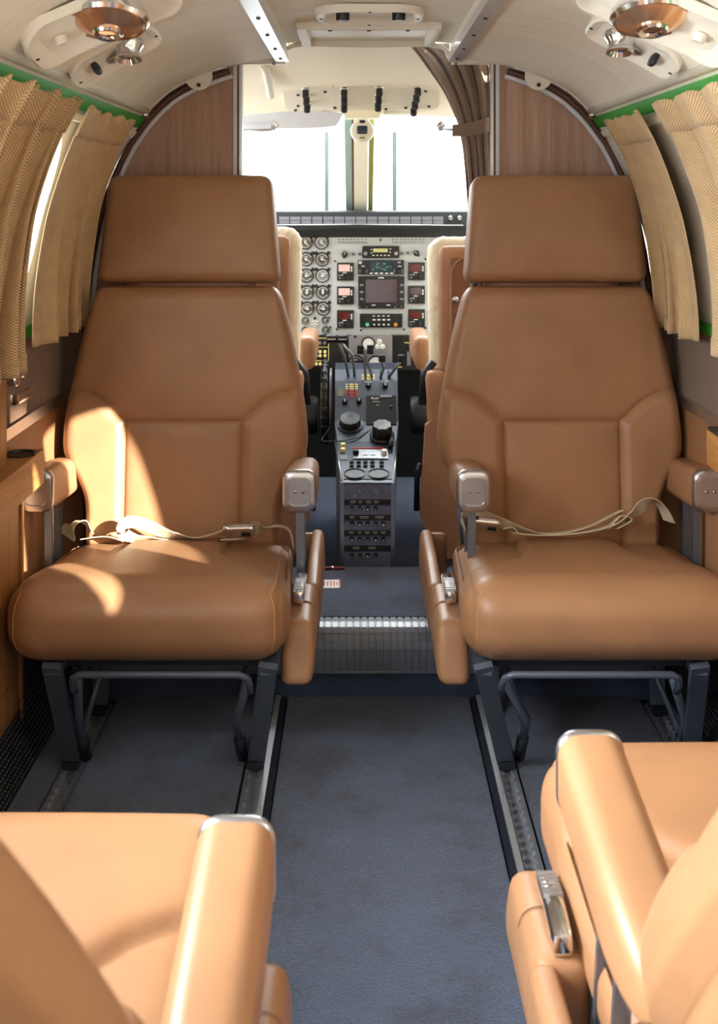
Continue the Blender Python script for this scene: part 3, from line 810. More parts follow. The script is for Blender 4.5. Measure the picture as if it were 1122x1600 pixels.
def buckle(parent, c, ax, rt):
    ax = Vector(ax).normalized(); up = Vector(rt).normalized(); sd = ax.cross(up)
    R = Matrix((ax, sd, up)).transposed()
    f = lambda p, n: Vector(c) + R @ p
    b = MB().rbox(.034, .010, .017, .007, 10, 4, 6, f).build('buckle', M['chrome'], parent, 40)
    MB().rbox(.010, .003, .005, .0025, 3, 2, 3, lambda p, n: Vector(c) + R @ (p + Vector((.014, .010, 0)))).build('release_tab', M['black'], b)
    MB().rbox(.010, .003, .005, .0025, 3, 2, 3, lambda p, n: Vector(c) + R @ (p + Vector((.014, -.010, 0)))).build('release_tab', M['black'], b)
    for sx in (-.022, .024):
        MB().lathe([(.004,0),(.004,.002),(0,.003)], Vector(c) + R @ Vector((sx, -.010, .008)), R @ Vector((0,-1,0)), 8).build('rivet', M['steel'], b, True)
    return b
D = 2.395
bl = thing('seat_belt', P(285, 838, D), 'beige lap belt lying across the left facing seat, buckle near the aisle', 'seat belt')
def loc(o, pts): return [Vector(p) - o.location for p in pts]
up = (0, -.35, .95); fl = (0, -1, .25)
w1 = ribbon(loc(bl, [P(352,848,D-.01), P(300,847,D), P(255,842,D), P(215,842,D-.005), P(193,834,D-.01), P(193,822,D-.012), P(206,815,D-.01), P(232,822,D-.01), P(262,834,D-.012), P(300,840,D-.014), P(330,835,D-.015), P(358,824,D-.01)]), .030, .002, [fl, fl, up, up, up, fl, fl])
w1.build('webbing', M['belt'], bl, 40)
ribbon(loc(bl, [P(392,828,D-.01), P(408,826,D), P(425,822,D), P(440,822,D+.005), P(452,830,D+.01), P(458,848,D+.02)]), .040, .002, [up, fl, fl, fl]).build('webbing', M['belt'], bl, 40)
ribbon(loc(bl, [P(104,838,D+.0), P(112,822,D+.0), P(126,816,D+.02), P(140,826,D+.04)]), .045, .002, [(.6,-.2,.4),(.5,-.6,.3),(.2,-1,.2)]).build('webbing', M['belt'], bl, 40)
ribbon(loc(bl, [P(130,842,D+.03), P(165,838,D+.02), P(195,844,D), P(230,850,D-.01)]), .030, .002, [fl, fl, fl]).build('webbing', M['belt'], bl, 40)
ribbon(loc(bl, [P(345,843,D-.02), P(372,842,D-.018), P(400,838,D-.01)]), .022, .002, [fl, fl]).build('webbing', M['belt'], bl, 40)
buckle(bl, P(374,829,D-.03)-bl.location, (1,0,.02), (0,-.55,.85))
br = thing('seat_belt', P(880, 830, D), 'beige lap belt looped across the right facing seat, buckle under the armrest', 'seat belt')
ribbon(loc(br, [P(726,826,D-.01), P(722,812,D-.01), P(730,801,D-.005), P(748,803,D-.005), P(775,814,D-.01), P(810,826,D-.012), P(845,833,D-.014), P(880,832,D-.014), P(920,822,D-.01), P(955,805,D-.005), P(972,797,D)]), .026, .002, [fl, up, up, fl, fl, fl]).build('webbing', M['belt'], br, 40)
ribbon(loc(br, [P(800,832,D-.02), P(850,836,D-.02), P(905,832,D-.02), P(950,822,D-.02), P(985,806,D-.015), P(1005,790,D-.01), P(1022,785,D), P(1036,795,D+.01), P(1046,815,D+.02)]), .034, .002, [fl, fl, fl, up, (.3,-.9,.2), (.3,-.8,.3)]).build('webbing', M['belt'], br, 40)
ribbon(loc(br, [P(950,826,D-.02), P(968,806,D-.012), P(985,812,D-.01), P(962,826,D-.02)]), .030, .002, [fl, fl]).build('webbing', M['belt'], br, 40)
ribbon(loc(br, [P(785,826,D-.02), P(800,824,D-.02), P(812,834,D-.02), P(838,836,D-.02)]), .022, .002, [fl, fl]).build('webbing', M['belt'], br, 40)
buckle(br, P(758,819,D-.028)-br.location, (1,0,-.10), (0,-.55,.85))
# ------------------------------------------------------------------ window curtains
def curtain(side, y0, y1, zt, zb, folds, amp, power, label, base=.024, seed=1, lean=0.0, dirn=1):
    rnd = random.Random(seed); ph = rnd.random()*6; NU, NV = 90, 40
    root = thing('window_curtain', W(side, (y0+y1)/2, zb), label, 'curtain', 'tan woven window curtains')
    wob = [rnd.uniform(-1, 1) for _ in range(8)]
    def pt(u, v, extra=0.0):
        uu = u if dirn > 0 else 1-u
        phi = 2*math.pi*folds*(uu**power)
        z = lerp(zt, zb, v)
        a = amp*(1.0 + .25*math.sin(3*u*6.28+ph))*(0.75 + .25*v)
        fold = .5 + .5*math.sin(phi + .5*math.sin(3.1*v + ph) + wob[int(u*7.99)]*.12)
        ins = base + a*fold + extra
        yy = lerp(y0, y1, u) + lean*v + .5*a*math.cos(phi)*(.6+.4*v)
        if v < .02: z += .003*math.sin(phi*2+ph)
        q = W(side, yy, max(z, .8), ins); q.z = z
        return q
    def mk(v0, v1, extra, name, thick):
        nv = max(3, int(NV*(v1-v0)))
        m = MB(); m.grid(lambda u, v: pt(u, lerp(v0, v1, v), extra), NU, nv)
        o = m.build(name, M['weave'], root, True); me = o.data
        cum = [0.0]
        for i in range(NU): cum.append(cum[-1] + (pt((i+1)/NU, .5) - pt(i/NU, .5)).length)
        uvl = me.uv_layers.new(name='UVMap'); H = zt - zb
        for poly in me.polygons:
            for li in poly.loop_indices:
                vi = me.loops[li].vertex_index; i, j = vi % (NU+1), vi//(NU+1)
                uvl.data[li].uv = (cum[i], lerp(v0, v1, j/nv)*H*1.06)
        for v_ in me.vertices: v_.co = v_.co - root.location
        md = o.modifiers.new('thickness', 'SOLIDIFY'); md.thickness = thick; md.offset = 0
        return o
    mk(0, 1, 0, 'drape', .0025); mk(0, .115, .003, 'heading', .0025); mk(.93, 1.0, .002, 'hem', .0025)
    return root
curtain(-1, 2.06, 2.44, 1.302, .838, 4.2, .034, 2.0, 'flat fronted tan curtain on the left wall next to the wooden bulkhead', seed=3, lean=.13)
curtain(-1, 1.56, 1.98, 1.305, .812, 6.4, .042, 1.1, 'wide pleated tan curtain at the left edge of the picture', seed=5, lean=.09)
curtain(1, 2.17, 2.44, 1.302, .842, 3.2, .034, 1.8, 'narrow tan curtain on the right wall next to the wooden bulkhead', seed=8, lean=.08)
curtain(1, 1.58, 2.04, 1.305, .842, 6.2, .040, 1.2, 'wide tan curtain cut off by the right edge of the picture', seed=11, lean=.06, dirn=-1)
curtain(1, 1.42, 1.56, 1.302, .842, 3, .018, 1.2, 'tan curtain added out of view on the right wall to trim the sunbeam, drawn back', seed=12)  # from here on, unseen curtains added to shape the incoming sun
curtain(1, 1.05, 1.245, 1.302, .842, 3, .018, 1.2, 'tan curtain added out of view on the right wall to split the sunbeam, half drawn', seed=13)
curtain(1, -.52, -.04, 1.302, .842, 4, .018, 1.2, 'tan curtain added out of view beside the camera to block the sun, fully drawn', seed=15)  # added to keep sun off the reclined left seat
curtain(1, .52, 1.035, 1.302, .842, 4, .018, 1.2, 'tan curtain added out of view on the right wall to shape the cushion sun patch, nearly closed', seed=14, lean=-.080)  # added; its slanted edge limits the sun reaching the left cushion

# ------------------------------------------------------------------ cockpit curtain
dC = 2.81
EL = [(60,630),(80,648),(100,663),(140,691),(170,706),(190,714),(205,718),(240,724),(335,731),(480,733)]
ER = [(60,700),(92,757),(140,766),(185,767),(335,769),(480,770)]
cc = thing('cockpit_curtain', P(748, 480, dC), 'dark brown curtain tied back at the right of the cockpit opening', 'curtain')
def ccp(u, v, ex=0.0):
    py = lerp(lerp(62, 95, u**1.1), 480, v)
    x = lerp(smooth_interp(EL, py), smooth_interp(ER, py), u)
    gather = max(.45, min(1, abs(py-195)/70))
    d = dC + .014*gather*(math.sin(u*2*math.pi*4.5 + .5*math.sin(v*7)) + .45*math.sin(u*2*math.pi*8.3 + 2*v)) - ex
    return P(x, py, d) - cc.location
m = MB(); m.grid(ccp, 80, 70); o = m.build('drape', M['brown_curtain'], cc, True)
md = o.modifiers.new('thickness', 'SOLIDIFY'); md.thickness = .003
m = MB(); rings = []
for i in range(25):
    t_ = i/24; x = lerp(707, 769, t_); yb = lerp(204, 192, t_) + 3*math.sin(t_*3.1); h = lerp(9, 12, t_)
    d = dC - .030 - .012*math.sin(t_*math.pi) + (.05*(t_-.85)/.15 if t_ > .85 else 0)
    a = P(x, yb-h, d) - cc.location; b = P(x, yb+h, d) - cc.location
    rings.append([a, b, b + Vector((0,.004,0)), a + Vector((0,.004,0))])
loft(m, rings).build('tieback', M['brown_curtain'], cc, 40)

# ------------------------------------------------------------------ ceiling fixtures
def ceil_frame(side, off, y):
    e = .004; sl = (zc(off+e) - zc(off-e))/(2*e)
    U = Vector((side*1, 0, sl)).normalized()                 # outboard along the lining
    V = Vector((0, 1, 0)); N = U.cross(V);
    if N.z > 0: N = -N
    def S(x, yy, h):
        o2 = off + x*abs(U.x); return Vector((CX + side*o2, y + yy, zc(o2))) + N*h - Vector((CX + side*off, y, zc(off)))
    return Vector((CX + side*off, y, zc(off))), U, V, N, S
def bezel(parent, U, V, N, hl, hw, h, rim, mat='ivory', name='bezel', floor_h=.004, S=None, tilt=0.0):
    rr = []; ta = math.tan(math.radians(tilt))
    for sc, hh in ((0, 0), (0.0, h*.6), (.004, h), (rim*.7, h), (rim, h*.8), (rim+.006, floor_h+.004), (rim+.012, floor_h)):
        rr.append([(S(x, y, hh + ((y+hw)*ta if len(rr) else 0)) if S else U*x + V*y + N*hh) for x, y in rounded_rect(hl-sc, hw-sc, max(.006, min(hl, hw)*.72-sc), 8)])
    return loft(MB(), rr).build(name, M[mat], parent, 35)
def screw_at(parent, p, N, r=.0035):
    return MB().lathe([(r, 0), (r*.9, .0015), (0, .002)], p, N, 8).build('screw', M['darkmetal'], parent, True)
TL = 18; TT = math.tan(math.radians(TL))
for side, nm in ((-1, 'left'), (1, 'right')):
    # reading light with the big copper coloured reflector
    o0, U, V, N, S = ceil_frame(side, .412 if side < 0 else .416, 1.665 if side < 0 else 1.625)
    r = thing('reading_light', o0, 'white oval ceiling fixture on the %s with a large round copper reflector' % nm, 'light', 'ceiling reading lights')
    bz = bezel(r, U, V, N, .118, .058, .013, .010, S=S, tilt=TL)
    c = U*-.004 + V*-.004 + N*.034; ax = Vector((-side*.02, -.30, -.95)).normalized()
    MB().lathe([(.050, -.014), (.058, -.004), (.060, .006), (.056, .012), (.053, .011)], c, ax, 40).build('chrome_ring', M['chrome'], r, 40)
    lamp = MB().lathe([(.053, .010), (.046, .014), (.030, .021), (.022, .025), (.018, .025)], c, ax, 40).build('reflector', M['amberlens'], r, 40)
    MB().lathe([(.022, .024), (.023, .027), (.020, .031), (.016, .030), (.013, .026), (0, .025)], c, ax, 28).build('lamp_nozzle', M['chrome'], lamp, 40)
    k_ = MB().lathe([(.010, 0), (.010, .010), (.008, .013), (0, .013)], S(.072, 0, .026), N, 14).build('switch_knob', M['ivory'], r, 40)
    for x, y in ((.110, 0), (0, .052), (0, -.052), (-.110, 0)): screw_at(bz, S(x, y, .013 + (y+.058)*TT), N)
    # air vent
    o0, U, V, N, S = ceil_frame(side, .458 if side < 0 else .448, 1.965 if side < 0 else 1.90)
    r = thing('air_vent', o0, 'small white oval ceiling fixture on the %s with a chrome air nozzle' % nm, 'air vent', 'ceiling air vents')
    bz = bezel(r, U, V, N, .082, .042, .011, .009, S=S, tilt=TL)
    c = U*-.022 + V*-.002 + N*.021; ax = Vector((-side*.05, -.22, -.97)).normalized()
    MB().lathe([(.027, -.008), (.027, .004), (.022, .010), (.021, .020), (.024, .024), (.024, .028), (.019, .030), (.014, .022), (0, .022)], c, ax, 28).build('nozzle', M['chrome'], r, 40)
    MB().lathe([(.022, 0), (.022, .004), (.017, .007), (0, .006)], U*.004 + V*.012 + N*.026, N, 24).build('vent_disc', M['steel'], r, 40)
    MB().rbox(.006, .014, .012, .005, 4, 4, 4, lambda p, n: S(.044, 0, .026) + U*p.x + V*p.y + N*p.z).build('switch', M['darkmetal'], r, 40)
    for x, y in ((.075, 0), (-.075, 0), (0, .034), (0, -.034)): screw_at(bz, S(x, y, .011 + (y+.042)*TT), N)
# fixtures on the raised centre panel
U, V, N = Vector((1,0,0)), Vector((0,1,0)), Vector((0,0,-1))
r = thing('center_light', (.023, 2.31, 1.519), 'white oblong ceiling light with two black knobs at the top of the picture', 'light')
bz = bezel(r, U, V, N, .112, .088, .016, .012)
for x in (-.055, .060): MB().lathe([(.014,0),(.014,.014),(.012,.018),(0,.018)], Vector((x, -.01, -.004)), N, 16).build('knob', M['black'], r, 40)
for x, y in ((.10,0),(-.10,0),(0,.082),(0,-.082)): screw_at(bz, U*x + V*y + N*.016, N)
r = thing('ceiling_panel', (.023, 2.588, 1.515), 'white framed ceiling panel just above the cockpit opening', 'ceiling panel')
MB().bbox(-.150, .150, -.140, .135, .0, .004).build('inner_panel', M['cream'], r)
for x0, x1, y0, y1 in ((-.160, .160, -.150, -.138), (-.160, .160, .118, .130), (-.160, -.135, -.15, .13), (.135, .160, -.15, .13)):
    MB().rbox((x1-x0)/2, (y1-y0)/2, .010, .005, 3, 3, 3, lambda p, n: p + Vector(((x0+x1)/2, (y0+y1)/2, -.006))).build('frame_bar', M['ivory'], r, 40)
for x in (-.085, 0, .085): screw_at(r, Vector((x, -.144, -.016)), N, .005)

# ------------------------------------------------------------------ side ledges and wall fittings
led = thing('side_ledge', (-.655, 1.4, .57), 'golden oak ledge with a cup holder along the left wall', 'ledge')
MB().rbox(.036, .425, .035, .004, 3, 3, 3, lambda p, n: p + Vector((0.0, .385, .035))).build('ledge_board', M['oak'], led, 30)
MB().bbox(-.036, .002, -.04, .68, .070, .225).build('upright_panel', M['oak_v'], led)
h = MB().lathe([(.030, 0), (.030, .003), (.024, .003), (.023, -.0), (.02, .0005), (0, .0005)], (.004, .755, .0702), (0,0,1), 28).build('cup_holder', M['black'], led, 40)
cab = thing('side_cabinet', (-.660, 1.4, .12), 'golden oak cabinet front under the ledge on the left', 'cabinet')
MB().bbox(-.02, .006, -.04, .755, -.005, .452).build('body', M['oak_v'], cab)
MB().bbox(.006, .009, -.03, .745, .002, .10).build('lower_door', M['oak_v'], cab)
MB().bbox(.006, .009, -.03, .745, .104, .44).build('upper_door', M['oak_v'], cab)
MB().bbox(-.02, .012, .755, .770, -.005, .452).build('edge_post', M['oak_v'], cab)
led = thing('side_ledge', (.716, 1.4, .62), 'golden oak ledge end at the right edge of the picture', 'ledge')
MB().rbox(.036, .30, .034, .003, 3, 3, 3, lambda p, n: p + Vector((-.022, .42, .042))).build('ledge_board', M['oak'], led, 30)
MB().bbox(-.056, .012, .125, .715, .0765, .082).build('dark_top', M['dark_trim'], led)
ash = thing('ashtray', (-.672, 2.175, .71), 'chrome flip ashtray let into the left wall above the ledge', 'ashtray')
MB().rbox(.012, .055, .036, .005, 3, 4, 4, lambda p, n: p + Vector((.002, 0, .030))).build('box', M['alu'], ash, 30)
MB().rbox(.014, .046, .010, .004, 3, 4, 3, lambda p, n: p + Vector((.014, 0, .040))).build('lid', M['chrome'], ash, 30)
MB().bbox(.010, .022, -.05, .05, .030, .0325).build('slot', M['black'], ash)
kn = thing('coat_hook', W(-1, 2.14, .795, .0), 'chrome double coat hook on the left wall above the ashtray', 'coat hook')
for dy, dz in ((-.022, -.004), (.018, .006)):
    MB().lathe([(.012, 0), (.012, .012), (.009, .016), (.009, .024), (.013, .030), (.013, .038), (.010, .041), (0, .041)], (.0, dy, dz), (1,-.2,0), 18).build('knob', M['chrome'], kn, 40)
MB().rbox(.006, .04, .035, .005, 3, 4, 4, lambda p, n: p).build('pad', M['wall_fabric'], kn, 40)
# perforated black grilles low on the side walls
for side, nm in ((-1, 'left'), (1, 'right')):
    ya, yb = 1.95, 2.50
    g = thing('wall_grille', W(side, 2.2, .02), 'black perforated grille low on the %s wall behind the seat legs' % nm, 'grille')
    m = thick_band(side, .03, .27, ya, yb, .006, .006); m.xform(lambda p: p - g.location); m.build('panel', M['black'], g, 30)
    m = MB()
    for i in range(20):
        for j in range(46):
            y = ya + .012 + (j + .5*(i % 2))*.0116; z = .04 + i*.0115
            p = W(side, y, z, .012) - g.location
            a = Vector((0, .0045, .0005)); b = Vector((0, -.0005, .0040)); c_ = Vector((-side*.0035, 0, 0))
            m.poly([p+a, p+b, p+c_]); m.poly([p+b, p-a, p+c_]); m.poly([p-a, p-b, p+c_]); m.poly([p-b, p+a, p+c_])
    q = m.build('raised_mesh', M['darkmetal'], g); q['kind'] = 'stuff'
# ------------------------------------------------------------------ glareshield with the annunciator row
glr = thing('glareshield', (CX, 3.8, 1.04), 'dark glareshield with a row of grey annunciator tiles under the windshield', 'glareshield')
def G(p): return Vector(p) - glr.location
dG = 3.80
pts = [(3.79, 1.088), (3.80, 1.094), (4.0, 1.085), (4.28, 1.03), (4.28, 1.0), (3.86, 1.0), (3.80, 1.032), (3.785, 1.036)]
m = MB(); m.prism([(a-glr.location.y, b-glr.location.z) for a, b in pts], 0, -.66-CX, .70-CX); m.build('hood', M['glare'], glr)
for i in range(15):
    x0 = 435.5 + i*17.2; a = G(P(x0+.8, 338.5, 3.783)); b = G(P(x0+16.4, 350, 3.783))
    m = MB(); m.bbox(a.x, b.x, a.y, a.y+.01, b.z, (a.z+b.z)/2-.0007); m.bbox(a.x, b.x, a.y, a.y+.01, (a.z+b.z)/2+.0007, a.z); m.build('annunciator_tile', M['annun'], glr)
a = G(P(430, 353, 3.775)); b = G(P(726, 353, 3.775))
m = MB(); rings = []
for i in range(21):
    t_ = i/20; x = lerp(-.60, .64, t_); q = (x-.05)/.6; z0 = G(P(0, 354, 3.775)).z - .004*q*q
    rings.append([(x, -.030, z0), (x, -.030, z0-.006-.030*q*q), (x, .02, z0-.006-.030*q*q), (x, .02, z0)])
loft(m, rings).build('lower_lip', M['matte_black'], glr, 30)
MB().tube([G(P(428, 351.5, 3.77)), G(P(560, 350.8, 3.77)), G(P(724, 352, 3.77))], .0022, 6).build('bright_edge', M['alu'], glr, True)
for x in (704, 718):
    MB().lathe([(.009,0),(.009,.008),(.007,.012),(0,.012)], G(P(x, 341, 3.785)), (0,-1,0), 16).build('warning_lamp', M['steel'], glr, 40)

# ------------------------------------------------------------------ instrument panel
dP = 3.87; UP_ = dP/F
pan = thing('instrument_panel', (.05, dP, .66), 'pale grey instrument panel with round gauges and radios', 'instrument panel')
def Q(x, y, dy=0.0): return P(x, y, dP) + Vector((0, -dy, 0)) - pan.location
a = Q(250, 524); b = Q(830, 346)
MB().bbox(a.x, b.x, 0, .012, a.z, b.z).build('panel_board', M['panel_grey'], pan)
def rect(parent, x0, y0, x1, y1, dy, th, mt, name, r=.002):
    a = Q(x0, y1, dy); b = Q(x1, y0, dy); hx, hz = (b.x-a.x)/2, (b.z-a.z)/2
    return MB().rbox(hx, th/2, hz, min(r, th*.45, hx*.9, hz*.9), 2, 2, 2, lambda p, n: p + Vector(((a.x+b.x)/2, a.y+th/2, (a.z+b.z)/2))).build(name, M[mt], parent, 30)
rect(pan, 519, 368, 672, 521, .002, .004, 'panel_grey', 'avionics_plate')
# dial with ticks, shared meshes
R0 = 11.3*UP_
dial = MB().lathe([(R0, 0), (R0, .006), (R0*.93, .010), (R0*.86, .009), (R0*.85, .006), (0, .006)], (0,0,0), (0,-1,0), 32).mesh('gauge', M['black'], 35)
face = MB().lathe([(R0*.85, .0062), (R0*.85, .0066), (0, .0066)], (0,0,0), (0,-1,0), 32).mesh('face', M['gauge'])
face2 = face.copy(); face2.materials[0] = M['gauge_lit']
tk = MB()
for i in range(24):
    a = math.radians(-60 + i*300/23 + 90); ca, sa = math.cos(a), math.sin(a); r0 = R0*(.58 if i % 2 == 0 else .70); r1 = R0*.80; w = .0011 if i % 2 == 0 else .0006
    tk.quad((ca*r0 - sa*w, -.0070, sa*r0 + ca*w), (ca*r0 + sa*w, -.0070, sa*r0 - ca*w), (ca*r1 + sa*w, -.0070, sa*r1 - ca*w), (ca*r1 - sa*w, -.0070, sa*r1 + ca*w))
tk.quad((-.006, -.0070, R0*.28), (.006, -.0070, R0*.28), (.006, -.0070, R0*.38), (-.006, -.0070, R0*.38))
tkm = tk.mesh('scale_marks', M['white'])
nd = MB(); nd.poly([(-.0016,-.0078,-R0*.25),(.0016,-.0078,-R0*.25),(.0012,-.0078,R0*.45),(0,-.0078,R0*.72),(-.0012,-.0078,R0*.45)]); nd.poly([(-.0035,-.0080,-.0035),(.0035,-.0080,-.0035),(.0035,-.0080,.0035),(-.0035,-.0080,.0035)])
ndm = nd.mesh('needle', M['white'])
ear = MB().lathe([(.006, 0), (.006, .007), (.004, .009), (0, .009)], (0,0,0), (0,-1,0), 12).mesh('mounting_screw', M['black'], 40)
rows = [(378.8, 502.5, 130, 1), (405, 503.5, 110, 0), (430.5, 504, 60, 1), (456.5, 504.6, 5, 0), (482, 505.2, -80, 0)]
for yy, x2, ang, lit in rows:
    for col, xx in ((0, x2-25), (1, x2), (2, x2-53), (3, x2-80)):
        g = inst(dial, 'gauge', pan, Q(xx, yy, .001))
        inst(face2 if (lit and col == 1) else face, 'face', g, (0,0,0)); inst(tkm, 'scale_marks', g, (0,0,0))
        inst(ndm, 'needle', g, (0,0,0), (0, math.radians(ang + (10 if col == 0 else 0)), 0))
        for sx in (-1, 1): inst(ear, 'mounting_screw', g, (sx*R0*.86, .001, R0*.86))
for xx, yy, sc, ang in ((477, 501, .50, 50), (508, 500.6, .52, 40), (477, 515.6, .5, 120), (509, 515.6, .55, -150)):
    g = inst(dial, 'gauge', pan, Q(xx, yy, .001), None, (sc, 1, sc)); inst(face, 'face', g, (0,0,0)); inst(tkm, 'scale_marks', g, (0,0,0)); inst(ndm, 'needle', g, (0,0,0), (0, math.radians(ang), 0))
    if xx > 500: inst(ear, 'mounting_screw', g, (R0*1.15, .001, R0*.8))
g = MB().lathe([(5.2*UP_,0),(5.2*UP_,.006),(0,.007)], Q(492, 505, .001), (0,-1,0), 20).build('fan_dial', M['white'], pan, 40)
for i in range(5):
    a = math.radians(72*i+18); c = Q(492, 505, .0085)
    m = MB(); m.poly([c, c + Vector((math.cos(a-.18), 0, math.sin(a-.18)))*4.6*UP_, c + Vector((math.cos(a+.18), 0, math.sin(a+.18)))*4.6*UP_]); m.build('blade', M['black'], g)
MB().lathe([(.005,0),(.005,.008),(0,.009)], Q(492, 497, .001), (0,-1,0), 10).build('knob', M['black'], pan, 40)
def knob(parent, x, y, r, mt='black', dy=.006, h=.010, name='knob'):
    R = r*UP_; return MB().lathe([(R,0),(R,h*.6),(R*.8,h),(0,h)], Q(x, y, dy), (0,-1,0), 14).build(name, M[mt], parent, 40)
def dash(parent, x0, y0, x1, y1, dy, mt='white', name='marking'):
    a = Q(x0, y1, dy); b = Q(x1, y0, dy); m = MB(); m.quad((a.x, a.y, a.z), (b.x, a.y, a.z), (b.x, a.y, b.z), (a.x, a.y, b.z)); return m.build(name, M[mt], parent)
# small radios, three on either side of the navigation display
def radio(x0, y0, disp):
    r = rect(pan, x0, y0, x0+26.5, y0+28.5, .012, .012, 'black', 'radio')
    rect(r, x0+2.6, y0+3, x0+20.5, y0+14, .0125, .002, disp, 'display')
    dash(r, x0+22, y0+6, x0+24, y0+9.5, .0128); dash(r, x0+22, y0+10.5, x0+24, y0+14, .0128); dash(r, x0+9, y0+15.4, x0+15, y0+16.6, .0128)
    for kx, ky, kr in ((10, 22.5, 2.0), (18.5, 22, 3.4)): knob(r, x0+kx, y0+ky, kr, 'darkmetal', .012)
    for kx, ky in ((3, 19.5), (6.5, 19), (4, 23.5), (8, 18.6)): dash(r, x0+kx, y0+ky, x0+kx+2, y0+ky+1, .0128)
    return r
for y0, dsp in ((410, 'screen_pale'), (447, 'screen_pale'), (484, 'screen_red')): radio(526.5, y0, dsp)
for y0, dsp in ((409.5, 'screen_red'), (446, 'screen'), (482.6, 'screen_red')): radio(637.5, y0, dsp)
# top radio
r = rect(pan, 566, 384, 624, 403.5, .012, .012, 'black', 'radio'); rect(r, 583, 388, 606, 394, .0125, .002, 'lcd', 'display')
for x in (571, 618.5): knob(r, x, 395.5, 3.6, 'steel', .012, .014)
for i in range(5): dash(r, 582+i*6, 398, 585+i*6, 399.5, .0128)
for x, y in ((579, 389), (579, 394), (608.5, 388), (608.5, 393)): dash(r, x, y, x+2.5, y+1.5, .0128)
# comm unit
r = rect(pan, 559, 406, 631.5, 429, .013, .012, 'darkmetal', 'radio'); rect(r, 579, 408, 613, 424.5, .0135, .002, 'screen_blue', 'display')
for i in range(5): rect(r, 577.5+i*8, 425.6, 582.5+i*8, 427.8, .0145, .003, 'paper', 'button')
for x in (568, 623): knob(r, x, 423, 4.2, 'black', .013, .014)
for x, y in ((560.5, 408), (560.5, 410.5), (565, 415), (621, 409), (622, 415)): dash(r, x, y, x+5, y+1.3, .0138)
for x in (561.5, 572, 615, 627): rect(r, x, 420.5, x+2.5, 426, .0145, .003, 'annun', 'button')
random.seed(3)
for i in range(16):
    x = random.uniform(581, 609); y = random.uniform(410, 422); dash(r, x, y, x+2.5, y+1.2, .0139, 'greenknob')
# navigation display
r = rect(pan, 559.5, 431, 632, 482, .016, .016, 'darkmetal', 'navigation_display'); rect(r, 561, 432.3, 630.5, 480.6, .0165, .002, 'black', 'bezel')
rect(r, 571, 436.2, 620.5, 472, .0172, .0018, 'screen', 'display'); dash(r, 591, 432.8, 600, 434.2, .0174)
for i in range(7):
    for x in (562.2, 624.5): rect(r, x, 437.5+i*5.5, x+5.6, 441+i*5.5, .0178, .003, 'annun' if i % 2 else 'darkmetal', 'button')
for x, y in ((581, 475.5), (604, 475.5)): dash(r, x, y, x+6, y+1, .0172); 
for x, y in ((562, 478.5), (573, 479), (617, 479), (627, 478)): knob(r, x, y, 1.2, 'steel', .016, .004, 'screw')
# audio panel
r = rect(pan, 562, 489.5, 629, 511.5, .012, .012, 'black', 'audio_panel')
for i in range(4):
    rect(r, 582+i*7.6, 492.3, 586+i*7.6, 494, .0135, .003, 'paper', 'button'); rect(r, 582+i*7.6, 498, 587+i*7.6, 500.2, .0135, .003, 'paper', 'button')
    dash(r, 583+i*7.6, 505.5, 586+i*7.6, 507.5, .0128)
knob(r, 574, 506.5, 3.2, 'greenknob', .012, .012); knob(r, 618, 506.5, 2.8, 'orange', .012, .012)
for x, y in ((565.5, 495), (565.5, 504), (625, 495), (625, 504)): knob(r, x, y, 1.6, 'matte_black', .012, .003, 'screw')
# placard, switch rows, rotary selectors, jacks, screws, stickers
rect(pan, 585, 360, 604, 367, .004, .004, 'placard', 'placard')
for x0, n in ((528, 8), (612, 9)):
    pl = rect(pan, x0-2, 369.5, x0+52, 382.5, .0035, .002, 'panel_grey', 'switch_plate')
    for i in range(n):
        xx = x0 + 2 + i*6; knob(pl, xx, 379, 1.5, 'steel', .004, .008, 'toggle'); dash(pl, xx-1.5, 373.5, xx+1.8, 374.6, .0042, 'darkmetal')
for x, y, a in ((538.6, 397.5, 10), (650.5, 395.5, -40)):
    c = Q(x, y, .006); kx = MB().lathe([(4.6*UP_,0),(4.6*UP_,.004),(3.5*UP_,.006),(0,.006)], c, (0,-1,0), 18).build('selector', M['black'], pan, 40)
    R = Matrix.Rotation(math.radians(a), 3, 'Y'); m = MB(); m.box(c + Vector((0,-.012,0)), (.0045,.007,.013), R); m.build('pointer', M['black'], kx)
    m = MB(); m.box(c + R @ Vector((0,-.0195,.006)), (.0008,.0005,.006), R); m.build('pointer_line', M['white'], kx)
for x, y in ((552, 397), (562, 397), (627.5, 396), (637, 395)): knob(pan, x, y, 2.6, 'steel', .004, .006, 'jack'); knob(pan, x, y, 1.4, 'black', .0105, .001, 'jack_hole')
for x, y in ((594.5, 375), (523.5, 408), (526.5, 514.5), (564, 515.7), (631, 514.5), (664.7, 512), (664.7, 405)): knob(pan, x, y, 1.6, 'darkmetal', .003, .003, 'screw')
st = rect(pan, 682, 368.5, 708, 374, .004, .002, 'white', 'sticker', .001)
dash(st, 691, 369, 698, 373.5, .0045, 'screen_blue'); dash(st, 698, 369, 706, 373.5, .0045, 'orange')
